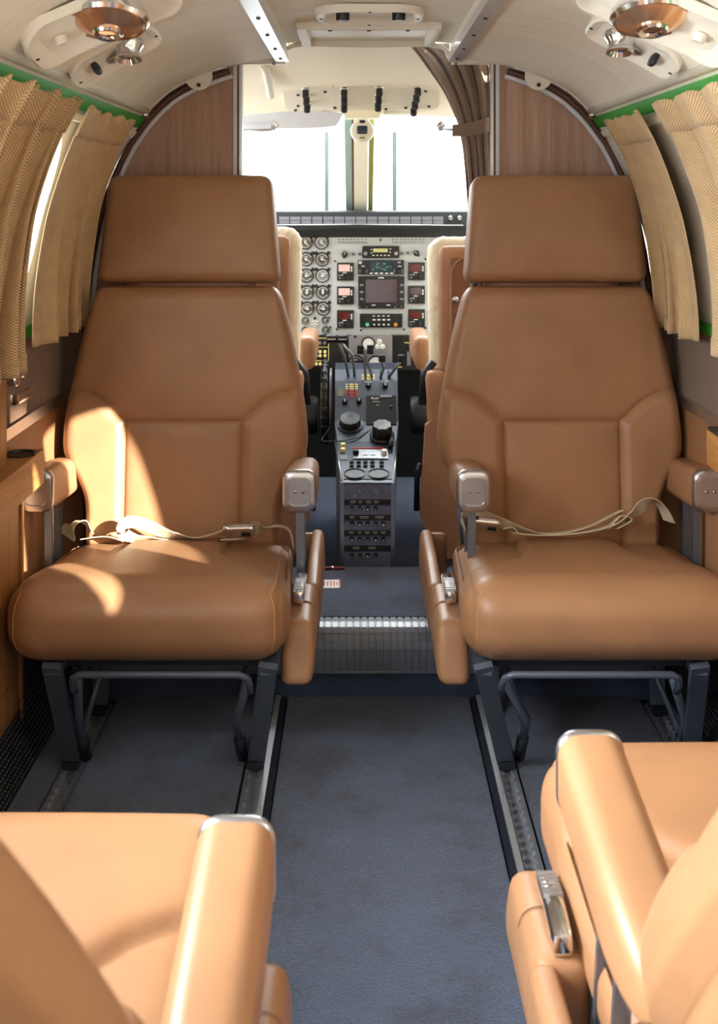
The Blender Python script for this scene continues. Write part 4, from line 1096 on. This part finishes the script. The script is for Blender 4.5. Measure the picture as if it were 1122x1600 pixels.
# lower switch panels
sub = thing('switch_panel', P(505, 575, 3.83), 'black switch panel with yellow markings below the gauges', 'switch panel')
def SQ(o, x, y, d): return P(x, y, d) - o.location
def plate(o, x0, y0, x1, y1, d, th, mt, name):
    a = SQ(o, x0, y1, d); b = SQ(o, x1, y0, d); return MB().bbox(a.x, b.x, a.y, a.y+th, a.z, b.z).build(name, M[mt], o)
plate(sub, 380, 524, 548, 574, 3.83, .02, 'black', 'panel_board')
for x0, y0, x1, y1 in ((490, 528, 514, 529), (490, 542, 514, 543), (490, 563, 514, 564.2), (490, 528, 491, 564), (513, 528, 514, 564)): plate(sub, x0, y0, x1, y1, 3.827, .002, 'yellow', 'marking')
for y in (535.5, 549, 555, 568):
    for x in (494.5, 500.5, 508): 
        o_ = MB().lathe([(.005,0),(.004,.010),(.0055,.013),(0,.014)], SQ(sub, x, y, 3.83), (0,-1,0), 10).build('toggle', M['yellow'] if y > 540 else M['steel'], sub, 40)
sub = thing('switch_panel', P(640, 578, 3.83), 'black switch panel with a framed placard right of the levers', 'switch panel')
plate(sub, 611, 524, 760, 578, 3.83, .02, 'black', 'panel_board')
for x0, y0, x1, y1 in ((651, 526.5, 668, 527.5), (651, 540, 668, 541), (651, 526.5, 652, 541), (632, 535, 647, 536.2), (654, 530, 664, 531), (655, 533, 665, 534), (622, 573, 628, 574.5)): plate(sub, x0, y0, x1, y1, 3.827, .002, 'yellow', 'marking')
plate(sub, 636, 549, 642, 571, 3.826, .003, 'annun', 'slide_plate'); plate(sub, 637, 541, 641, 549, 3.82, .008, 'matte_black', 'slide_switch')
MB().lathe([(.007,0),(.006,.012),(0,.013)], SQ(sub, 624, 564, 3.83), (0,-1,0), 12).build('knob', M['matte_black'], sub, 40)

# ------------------------------------------------------------------ centre pedestal
ped = thing('center_pedestal', (.0245, 3.4, .05), 'dark grey centre pedestal with engine levers, trim knobs and cup holders', 'pedestal')
def K(p): return Vector(p) - ped.location
def ppl(x, y, d): return K(P(x, y, d))
prof = [(3.0, .05), (3.0, .372), (3.25, .428), (3.33, .470), (3.40, .532), (3.45, .572), (3.50, .600), (3.56, .612), (3.64, .600), (3.80, .57), (3.80, .05)]
WID = [(3.0, .0725), (3.20, .077), (3.30, .094), (3.5, .097), (3.8, .100)]
m = MB(); rings = []
for sx in (-1, 1): rings.append([Vector((sx*interp(WID, y), y-3.4, z-.05)) for y, z in prof])
loft(m, rings); m.build('body', M['pedestal'], ped)
def ped_surf(px, py):
    """point of the pedestal's outline hit by this direction, with the outline's normal"""
    dz = -(py-312)/F
    for (a, za), (b, zb) in zip(prof, prof[1:]):
        # CAMZ + dz*y = za + (zb-za)*(y-a)/(b-a)
        if abs(b-a) < 1e-6:
            z = CAMZ + dz*a
            if min(za, zb) <= z <= max(za, zb): return Vector(((px-560)*a/F, a, z)), Vector((0,-1,0))
            continue
        sl = (zb-za)/(b-a); y = (za - sl*a - CAMZ)/(dz - sl)
        if a-1e-6 <= y <= b+1e-6: return Vector(((px-560)*y/F, y, CAMZ+dz*y)), Vector((0, -(zb-za), b-a)).normalized()
    return P(px, py, 3.6), Vector((0,-1,0))
def on(px, py, lift=0.0):
    p, n = ped_surf(px, py); return K(p + n*lift), n
def ppatch(x0, y0, x1, y1, lift, mt, name, parent=None):
    """thin plate lying on the pedestal outline"""
    a, n = on(x0, y0, lift); b, _ = on(x1, y0, lift); c, n2 = on(x1, y1, lift); d, _ = on(x0, y1, lift)
    xl, xr = min(a.x, d.x), max(b.x, c.x); a.x = d.x = (a.x+d.x)/2; b.x = c.x = (b.x+c.x)/2
    return loft(MB(), [[a, b, c, d], [q - n*max(.0015, lift*.8) for q in (a, b, c, d)]]).build(name, M[mt], parent or ped)
def pknob(x, y, prof_, mt, name, parent=None, n=16, smooth=40):
    p, nn = on(x, y); return MB().lathe(prof_, p, nn, n).build(name, M[mt], parent or ped, smooth)
# lower face: plates, label strips and rows of knobs
for x in (-.068, .068): MB().bbox(x-.005, x+.005, 3.0-3.4-.004, 3.0-3.4+.004, .0, .32).build('edge_rail', M['steel'], ped)
for x in (-.061, .061): MB().bbox(x-.0035, x+.0035, 3.0-3.4-.0022, 3.0-3.4, .0, .318).build('dark_groove', M['matte_black'], ped)
def face_rect(x0, y0, x1, y1, dy, th, mt, name, parent=None):
    a = ppl(x0, y1, 3.0-dy); b = ppl(x1, y0, 3.0-dy); return MB().bbox(a.x, b.x, a.y, a.y+th, a.z, b.z).build(name, M[mt], parent or ped)
bands = [(757, 790), (790, 814), (814, 838), (838, 862), (862, 893)]
kx = (550, 562.3, 574.6, 587, 599)
cnt = (0, 4, 5, 5, 4); marks = [((547, 556), (560, 566), (572, 580), (584, 592)), ((546, 554), (562, 576), (586, 600)), ((545, 553), (559, 565), (570, 578), (583, 590), (595, 603)), ((551, 562), (575, 588)), ()]
for bi, ((ya, yb), n_) in enumerate(zip(bands, cnt)):
    pl = face_rect(537.5, ya+.5, 611, yb-.5, .003, .003, 'scuffed', 'face_plate')
    if bi < 4:
        st = face_rect(538, yb-9.5, 610.5, yb-1, .0045, .002, 'placard', 'label_strip', pl)
        for x0, x1 in marks[bi]: face_rect(x0, yb-7.2, x1, yb-6.3, .0049, .0003, 'paper', 'marking', st); face_rect(x0+1, yb-4.8, x1-1, yb-4, .0049, .0003, 'yellow', 'marking', st)
    if n_ == 0:
        for x, y in ((562, 768), (587.5, 767), (555, 775)): MB().lathe([(.004,0),(.004,.003),(0,.004)], ppl(x, y, 2.997), (0,-1,0), 10).build('screw', M['steel'], pl, 40)
    for i in range(n_):
        o_ = MB().lathe([(.0062,0),(.0062,.003),(.0050,.005),(.0046,.011),(0,.012)], ppl(kx[i], ya+(4.2 if bi < 4 else 5.5), 2.997), (0,-1,0), 14).build('knob', M['black'], pl, 40)
        MB().lathe([(.0030,.0118),(.0030,.0128),(0,.013)], ppl(kx[i], ya+(4.2 if bi < 4 else 5.5), 2.997), (0,-1,0), 10).build('knob_cap', M['steel'] if (i+bi) % 3 else M['white'], o_, 40)
# shelf with the two cup holders
ppatch(537, 736, 612, 749, .002, 'darkmetal', 'cup_plate')
for x in (554.5, 591.5):
    p, n = on(x, 741.8, .002)
    m = MB(); m.lathe([(.0295,0),(.0295,.0025),(.0265,.0035),(.026,.0012),(0,.001)], p, n, 30)
    m.build('cup_holder', M['black'], ped, 40)
rp = ppatch(552, 704, 606, 718, .004, 'steel', 'radio_plate')
for x, mt in ((556, 'black'), (600, 'paper')): pknob(x, 711, [(.0085,0),(.0085,.012),(.007,.016),(0,.016)], mt, 'knob', rp)
for x in (571, 583): pknob(x, 711.5, [(.008,.003),(.008,.006),(.006,.006),(.006,.005),(0,.005)], 'alu', 'dial', rp)
for y in (723, 728.5):
    for x in (549.5, 560.5, 571, 582, 596.5): ppatch(x-3.2, y-1.4, x+3.2, y+1.4, .005, 'matte_black', 'key')
for y, w in ((698, 3.5), (705.5, 3)): pknob(536, y, [(.007,0),(.007,.010),(0,.011)], 'yellow', 'toggle')
ppatch(531, 712, 543, 719, .002, 'annun', 'plate'); ppatch(551, 701.5, 600, 702.5, .0045, 'red', 'red_line')
for s_, xs in ((-1, ((523.5, 690), (534, 751))), (1, ((619.5, 690), (616, 751)))):
    p0, _ = on(xs[0][0], xs[0][1], .003); p1, _ = on(xs[1][0], xs[1][1], .003)
    MB().tube([p0, p1, p1 + Vector((0,-.002,-.02))], .003, 6).build('chrome_edge', M['steel'], ped, True)
# large trim knobs
def scallop(prof_fn, p, n_, lobes, depth, parent, name, mt, segs=48):
    u = Vector((1,0,0)); w = n_.cross(u); rr = []
    for r, h in prof_fn:
        rr.append([p + n_*h + (u*math.cos(a) + w*math.sin(a))*(r*(1 - depth*(.5+.5*math.cos(lobes*a)))) for a in [2*math.pi*i/segs for i in range(segs)]])
    return loft(MB(), rr).build(name, M[mt], parent, 40)
p, n = on(547, 664)
pl = MB().lathe([(.040,0),(.040,.004),(.034,.006),(0,.006)], p, n, 36).build('trim_dial', M['darkmetal'], ped, 40)
for i in range(13):
    a = math.radians(200 - i*17); u = Vector((1,0,0)); w = n.cross(u); c = p + n*.0062 + (u*math.cos(a) - w*math.sin(a)*-1)*.036
    e = (u*math.cos(a) + w*math.sin(a)); f_ = n.cross(e); m = MB(); m.poly([c + e*.003 + f_*.0009, c + e*.003 - f_*.0009, c - e*.003 - f_*.0009, c - e*.003 + f_*.0009]); m.build('tick', M['white'], pl)
scallop([(.033,.006),(.033,.020),(.030,.026),(.0,.028)], p, n, 10, .06, pl, 'trim_knob', 'black')
p, n = on(597, 684)
pl = MB().lathe([(.036,0),(.036,.010),(.032,.014),(0,.014)], p, n, 36).build('trim_dial', M['darkmetal'], ped, 40)
scallop([(.030,.014),(.031,.020),(.031,.042),(.027,.046),(0,.047)], p, (n + Vector((0,-.1,.5))).normalized(), 8, .13, pl, 'trim_knob', 'black')
MB().tube([on(612, 684, .012)[0], on(610, 704, .012)[0]], .0075, 10).build('lock_lever', M['black'], ped, True)
MB().tube([ppl(580, 671, 3.30), ppl(560, 684, 3.26), ppl(535, 689, 3.24), ppl(505, 690, 3.22), ppl(503, 686, 3.24), ppl(516, 668, 3.30)], .0018, 6).build('cable', M['black'], ped, True)
# quadrant plates, slots, scales, flap box
ppatch(572, 619, 619, 664, .003, 'matte_black', 'flap_box')
text('flap_marking', 'FLAP', .011, on(586, 624, .0045)[0], M['white'], ped, (math.radians(40),0,0))
text('flap_marking', 'APPROACH', .0045, on(588, 629, .0045)[0], M['white'], ped, (math.radians(40),0,0))
text('flap_marking', 'DN', .0045, on(590, 634.5, .0045)[0], M['white'], ped, (math.radians(40),0,0))
pknob(611, 637, [(.005,.003),(.005,.008),(0,.009)], 'darkmetal', 'flap_lever'); ppatch(594, 619, 612, 622, .005, 'scuffed', 'flap_cover')
text('scale_marking', 'FEATHER', .0060, on(575.5, 597.5, .002)[0], M['white'], ped, (math.radians(35),0,0))
text('scale_marking', 'CUT OFF', .0060, on(601, 597, .002)[0], M['white'], ped, (math.radians(35),0,0))
text('scale_marking', 'REVERSE', .0055, on(549.5, 621, .002)[0], M['red'], ped, (math.radians(38),0,0))
for i, tx in enumerate(('CAUTION', 'REVERSE', 'ONLY WITH', 'ENGINES', 'RUNNING')):
    text('caution_marking', tx, .0042, on(532, 609+i*2.3, .002)[0], M['yellow'], ped, (math.radians(38),0,0))
for i in range(6):
    for x0, x1 in ((540, 544), (546, 553), (555, 559.5)):
        ppatch(x0, 600+i*3.4, x1, 601.8+i*3.4, .0014, 'yellow' if i < 3 else 'red', 'scale_bar')
for i in range(3):
    for x0, x1 in ((565, 569.5), (572.5, 579.5), (582.5, 586)): ppatch(x0, 586+i*3, x1, 587.6+i*3, .0014, 'yellow', 'scale_bar')
for x, y0, y1 in ((544.5, 583, 618), (554, 583, 618), (571, 580, 593), (581, 580, 593), (594.5, 580, 593), (607, 580, 593)): ppatch(x-1.1, y0, x+1.1, y1, .0016, 'matte_black', 'lever_slot')
for x, y in ((539, 629), (561, 628), (575.5, 604), (602, 604)):
    kb = pknob(x, y, [(.0085,0),(.0085,.008),(.006,.012),(0,.012)], 'black', 'friction_knob'); p, n = on(x, y, .0125)
    m = MB(); m.box(p, (.0008, .0004, .005), Matrix.Rotation(math.radians(-45), 3, 'X')); m.build('pointer_line', M['white'], kb)
def lever(base, mid, handle, hw, hr, name, xh=None):
    arm = MB().tube([on(base[0], base[1])[0], K(P(*mid)), K(P(*handle))], .0042, 8).build(name, M['steel'], ped, True)
    c = K(P(*handle)); return arm, c
for bx, hx in ((544.5, 518), (554, 535)):
    arm, c = lever((bx, 588), ((bx+hx+14)/2, 556, 3.46), (527 if hx < 525 else 529, 531, 3.42), 0, 0, 'power_lever')
    cc_ = K(P(hx, 529.5, 3.42)); MB().lathe([(.011,-.0165),(.0138,-.014),(.0138,.014),(.011,.0165)], cc_, (1,0,0), 20).build('handle', M['black'], arm, 40)
    MB().bbox(cc_.x-.013, cc_.x+.013, cc_.y-.0145, cc_.y-.0135, cc_.z-.001, cc_.z+.0015).build('bright_line', M['white'], arm)
for bx, hx, ex in ((571, 563, 569.5), (581, 578.5, 573)):
    arm, c = lever((bx, 588), (ex, 566, 3.46), (ex, 546, 3.44), 0, 0, 'prop_lever')
    cc_ = K(P(hx, 546, 3.44))
    for i in range(4): MB().lathe([(.0045,-.010),(.0055,-.009),(.0055,.009),(.0045,.010)], cc_ + Vector((0, -.002, .009 - i*.006)), (1,0,0), 14).build('handle_ring', M['black'], arm, 40)
for bx, hx, hy, ex in ((594.5, 597, 560, 600), (607, 627, 560, 619)):
    arm, c = lever((bx, 590), (ex, 574, 3.46), (hx, hy+3, 3.43), 0, 0, 'condition_lever')
    MB().rbox(.011, .010, .012, .006, 6, 6, 6, lambda p, n: p + K(P(hx, hy, 3.43))).build('handle', M['black'], arm, True)
# silver plate under the panel with three round gauges
m = MB(); a = ppl(545, 577, 3.80); b = ppl(613, 525, 3.80); m.bbox(a.x, b.x, a.y, a.y+.01, a.z, b.z); sp = m.build('silver_plate', M['alu'], ped)
for x, y, r in ((575.5, 537, 11), (556, 566, 12), (587, 568, 13)):
    c = ppl(x, y, 3.797); R = r*3.8/F
    g = MB().lathe([(R,0),(R,.006),(R*.88,.006),(R*.86,.002),(0,.002)], c, (0,-1,0), 28).build('gauge', M['black'], sp, 40)
    if x != 556: MB().lathe([(R*.8,.003),(R*.8,.0035),(0,.0035)], c, (0,-1,0), 24).build('face', M['white'], g)
    else: inst(tkm, 'scale_marks', g, c + Vector((0,.004,0)), None, (R/R0, 1, R/R0)); 
for x, y in ((593, 534), (589.5, 541.5), (597.5, 541.5)): MB().lathe([(.0085,0),(.0085,.008),(.005,.010),(.005,.008),(0,.008)], ppl(x, y, 3.797), (0,-1,0), 14).build('light_button', M['paper'], sp, 40)
for x, y in ((539, 547), (555, 526)): MB().lathe([(.0045,0),(.0045,.006),(0,.007)], ppl(x, y, 3.75), (0,-1,0), 10).build('knob', M['black'], ped, 40)
# elevator trim wheel on the left side
wc = K(P(508, 628, 3.46)); whl = MB(); n_ = 40
whl.tube([wc + Vector((0, math.cos(2*math.pi*i/n_)*.118, math.sin(2*math.pi*i/n_)*.118)) for i in range(n_)], .011, 8, closed=True)
wh = whl.build('trim_wheel', M['black'], ped, True)
nub = MB().rbox(.0105, .006, .009, .005, 4, 4, 4).mesh('wheel_grip', M['black'], True)
for i in range(26):
    a = 2*math.pi*i/26; inst(nub, 'wheel_grip', wh, wc + Vector((0, math.cos(a)*.124, math.sin(a)*.124)), (a, 0, 0))
MB().lathe([(.104,-.003),(.104,.003)], wc + Vector((.018,0,0)), (1,0,0), 40).build('wheel_disc', M['annun'], ped, 30)

# ------------------------------------------------------------------ crew seats with sheepskin edges
def crew_seat(s, X, ytop, d, label):
    """s: +1 when the aisle lies to the right of the seat"""
    r = thing('crew_seat', (X, d+.22, .05), label, 'crew seat', 'cockpit crew seats')
    ht = CAMZ - (ytop-312)*d/F - .05; hw = .225; lo = .20
    hz = (ht-lo)/2; zc_ = (ht+lo)/2
    def bd(k, y0):
        def f(p, n):
            t_ = (p.z/hz+1)/2; w = lerp(.94, 1.0, t_)
            if n.z > 0.6: pass
            return Vector((p.x*w, p.y + y0 - .22 + .05*(1-t_)*-1*0 , p.z + zc_))
        return f
    def wool(p, n):
        q = bd(0, .045)(p, n); a = math.sin(p.x*390+p.z*170)*math.sin(p.z*410+p.y*330)+.5*math.sin(p.x*190-p.z*250)
        return q + n*.0018*a
    MB().rbox(hw, .055, hz, .050, 50, 10, 80, wool).build('sheepskin_cover', M['sheepskin'], r, True)
    MB().rbox(hw-.026, .030, hz-.022, .028, 24, 6, 40, bd(0, .0)).build('backrest', M['crew_leather'], r, True)
    pn = MB().rbox(hw-.060, .010, hz-.055, .009, 12, 4, 20, bd(0, -.030)).build('back_panel', M['crew_panel'], r, 40)
    e = []
    for x, z in rounded_rect(hw-.060, hz-.055, .05, 6): e.append(Vector((x*.985, -.262, z+zc_)))
    MB().tube(e, .0025, 6, closed=True).build('piping', M['crew_leather'], pn, True)
    for i in range(4):
        for sx in (-1, 1): MB().lathe([(.009,0),(.009,.003),(.006,.006),(0,.007)], Vector((sx*(hw-.075), -.262, zc_ + hz*(.55 - .38*i))), (0,-1,0), 14).build('stud', M['chrome'], pn, 40)
    MB().rbox(.22, .22, .05, .04, 16, 16, 6, lambda p, n: p + Vector((0, .09, .36))).build('seat_cushion', M['sheepskin'], r, True)
    # lower leather shell that folds round the aisle side, black side handle
    MB().rbox(.030, .045, .20, .02, 6, 6, 16, lambda p, n: Vector((s*(hw-.030) + p.x + s*.012*(p.z/.2), p.y - .25, p.z + .40))).build('side_shell', M['crew_leather'], r, True)
    MB().prism([(s*(hw-.02), .08), (s*(hw+.028), .20), (s*(hw+.012), .45), (s*(hw-.05), .50), (s*(hw-.09), .08)], 1, -.30, -.27).build('lower_shell', M['crew_leather'], r)
    MB().tube([Vector((s*(hw-.015), -.24, .62)), Vector((s*(hw+.012), -.245, .585)), Vector((s*(hw+.018), -.25, .50))], .012, 8).build('side_handle', M['darkmetal'], r, True)
    MB().tube([Vector((s*(hw+.024), -.285, .34)), Vector((s*(hw+.034), -.285, .32)), Vector((s*(hw+.036), -.285, .21))], .008, 8).build('side_handle', M['darkmetal'], r, True)
    # armrest on the aisle side
    MB().rbox(.028, .13, .050, .022, 8, 16, 10, lambda p, n: Vector((s*(hw+.010) + p.x*(1 if p.z > -.02 else .8), p.y + .02, p.z + .625 + (-.028 if (p.z < -.02 and p.y < .05) else 0)*0))).build('armrest', M['crew_leather'], r, True)
    MB().bbox(s*(hw-.012), s*(hw+.012), -.06, -.02, .50, .575).build('armrest_hinge', M['chrome'], r)
    MB().lathe([(.055,-.03),(.060,-.02),(.060,.02),(.055,.03)], Vector((s*(hw+.01), .0, .42)), (1,0,0), 24).build('recline_drum', M['darkmetal'], r, 40)
    for sx in (-1, 1):
        MB().bar(Vector((sx*.16, -.15, .30)), Vector((sx*.16, -.05, .01)), .04, .02, (0,-1,0)).build('leg', M['darkmetal'], r)
        MB().bar(Vector((sx*.16, .22, .30)), Vector((sx*.16, .22, .01)), .04, .02, (0,-1,0)).build('leg', M['darkmetal'], r)
    return r
crew_seat(1, -.388, 355, 3.20, 'sheepskin covered crew seat partly hidden behind the left facing seat')
crew_seat(-1, .424, 371, 3.20, 'sheepskin covered crew seat partly hidden behind the right facing seat')

# ------------------------------------------------------------------ overhead panel, visor, compass
ov = thing('overhead_panel', P(565, 168, 3.33), 'cream overhead switch panel with four rows of black knobs', 'overhead panel')
def O(x, y, lift=0.0):
    t_ = (y-100)/70; d = lerp(3.10, 3.33, t_); p = P(x, y, d); a = P(x, 100, 3.10); b = P(x, 170, 3.33)
    sl = (b-a); n = Vector((0, -abs(sl.z), -sl.y)).normalized(); n = Vector((0, sl.z, -sl.y)).normalized()
    return p + n*lift - ov.location, n
q = [O(x, y)[0] for x, y in ((440, 106), (690, 104), (690, 168), (442, 168))]; n = O(560, 130)[1]
pts2 = []
outl = [(436,112),(440,106),(510,105),(543,104),(550,96),(590,96),(596,104),(640,103),(684,104),(690,112),(688,158),(680,166),(560,167),(452,168),(444,163)]
loft(MB(), [[O(x, y, -.03)[0] for x, y in outl], [O(x, y, .012)[0] for x, y in outl]]).build('panel', M['cream_bright'], ov)
loft(MB(), [[O(x, y, .012)[0] for x, y in [(440,122),(688,118),(686,160),(676,164),(452,166),(444,160)]], [O(x, y, .017)[0] for x, y in [(441,123),(687,119),(685,159),(675,163),(453,165),(445,159)]]]).build('switch_plate', M['ivory'], ov)
loft(MB(), [[O(x, y, .017)[0] for x, y in ((543,110),(594,110),(594,163),(543,163))], [O(x, y, .019)[0] for x, y in ((543,110),(594,110),(594,163),(543,163))]]).build('center_plate', M['cream'], ov)
for x0, y0, k_, dx in ((478, 124, 3, 1.2), (538, 124, 3, 0), (592.5, 122, 3, -1), (652.5, 121, 4, -2.2)):
    for i in range(k_):
        c, n = O(x0 + i*dx, y0 + 6 + i*11.5*(3/3.0 if k_ == 3 else .92), .017)
        b = MB().lathe([(.013,0),(.013,.003),(.010,.005),(.010,.009)], c, n, 18).build('knob_base', M['chrome'], ov, 40)
        MB().lathe([(.0095,0),(.0095,.020),(.0085,.023),(0,.023)], c + n*.006, (n + Vector((0,-.15,-.55))).normalized(), 16).build('knob', M['black'], ov, 40)
for x, y in ((458,126),(466,140),(466,157),(508,135),(521,125),(523,160),(606,123),(603,162),(634,160),(665,134),(670,158),(462,164)):
    c, n = O(x, y, .017); MB().lathe([(.0045,0),(.0045,.003),(0,.004)], c, n, 8).build('screw', M['darkmetal'], ov, 40)
vis = thing('sun_visor', P(462, 198, 3.42), 'pale grey sun visor folded along the top of the left windshield', 'sun visor')
vo = [(360,172),(400,171),(450,171.5),(500,173),(536,178),(530,190),(525,197),(500,200),(460,201),(400,202),(360,203)]
loft(MB(), [[P(x, y, lerp(3.40, 3.46, (y-171)/32)) - vis.location for x, y in vo], [P(x, y, lerp(3.40, 3.46, (y-171)/32)) - vis.location + Vector((0,.008,.002)) for x, y in vo]]).build('blade', M['visor'], vis)
MB().tube([P(380, 204, 3.43)-vis.location, P(425, 203, 3.43)-vis.location], .004, 8).build('rod', M['steel'], vis, True)
def clip(parent, x, y, d, o):
    MB().lathe([(.012,-.004),(.016,0),(.012,.006),(0,.007)], P(x, y, d)-o, (0,-1,0), 4).build('clip', M['chrome'], parent)
    MB().lathe([(.008,0),(.008,.010),(0,.011)], P(x-1, y+5, d)-o, (0,-1,0), 12).build('clip_knob', M['steel'], parent, 40)
clip(vis, 428.5, 195, 3.40, vis.location)
vc = thing('visor_rod', P(692, 198, 3.42), 'thin visor rod with a chrome clip at the top of the right windshield', 'visor rod')
MB().tube([P(690, 202, 3.43)-vc.location, P(740, 203, 3.43)-vc.location], .004, 8).build('rod', M['steel'], vc, True); clip(vc, 689, 196, 3.41, vc.location)
MB().tube([P(600,176,3.42)-vc.location, P(720,170,3.42)-vc.location], .005, 8).build('rail', M['ivory'], vc, True)
cp = thing('compass', P(566, 205, 3.40), 'round white magnetic compass at the top of the windshield post', 'compass')
MB().lathe([(.034,.05),(.036,.0),(.034,-.012),(.028,-.016),(0,-.016)], Vector((0,0,0)), (0,1,0), 32).build('housing', M['ivory'], cp, 40)
MB().rbox(.016, .004, .013, .0035, 4, 2, 4, lambda p, n: p + Vector((0,-.018,.003))).build('window', M['screen_blue'], cp, 40)
MB().rbox(.009, .006, .005, .003, 4, 3, 3, lambda p, n: p + Vector((0,-.012,.028))).build('lamp', M['darkmetal'], cp, 40)
MB().bbox(-.008, .008, -.018, -.0155, -.024, -.018).build('correction_card', M['olive'], cp)
MB().prism([(-.052,.040),(.052,.040),(.062,.075),(.062,.10),(-.062,.10),(-.062,.075)], 1, .0, .06).build('bracket', M['cream_bright'], cp)

# ------------------------------------------------------------------ small things on the step
z0 = .1722
o = MB().bbox(-.030, .024, -.045, .045, 0, .0015).build('floor_placard', M['placard']); o.location = P(503, 832, 3.02); o.location.z = .0505
tag(o, 'black placard with pale lettering on the cockpit floor', 'placard')
for i, w in enumerate((.010, .020, .016, .022, .018, .010)):
    m = MB(); m.quad((-w-.003, .030-i*.012, .0017), (w-.003, .030-i*.012, .0017), (w-.003, .033-i*.012, .0017), (-w-.003, .033-i*.012, .0017)); m.build('lettering', M['paper'], o)
o = MB().bbox(-.024, .024, -.030, .030, 0, .0012).build('instruction_card', M['paper']); o.location = (-.068, 2.79, z0); o.rotation_euler = (0,0,.03)
tag(o, 'white card with red lettering lying on the carpeted step', 'card')
for i, w in enumerate((.018, .014, .019, .016, .010)):
    m = MB(); m.quad((-.018+i*.008, -w, .0014), (-.0155+i*.008, -w, .0014), (-.0155+i*.008, w, .0014), (-.018+i*.008, w, .0014)); m.build('lettering', M['red'], o)
MB().bbox(.0205, .024, -.03, .03, .0, .0016).build('red_edge', M['red'], o)
o = thing('pen', (-.078, 2.90, z0+.004), 'dark red pen lying at the far edge of the step', 'pen')
MB().lathe([(.0015,-.045),(.004,-.038),(.004,.036),(.003,.042)], Vector((0,0,0)), (1,.05,0), 10).build('barrel', mat_base('dark_red_plastic', srgb(130, 26, 26), .3), o, 40)
MB().lathe([(.0043,.010),(.0043,.013)], Vector((0,0,0)), (1,.05,0), 10).build('ring', M['chrome'], o)
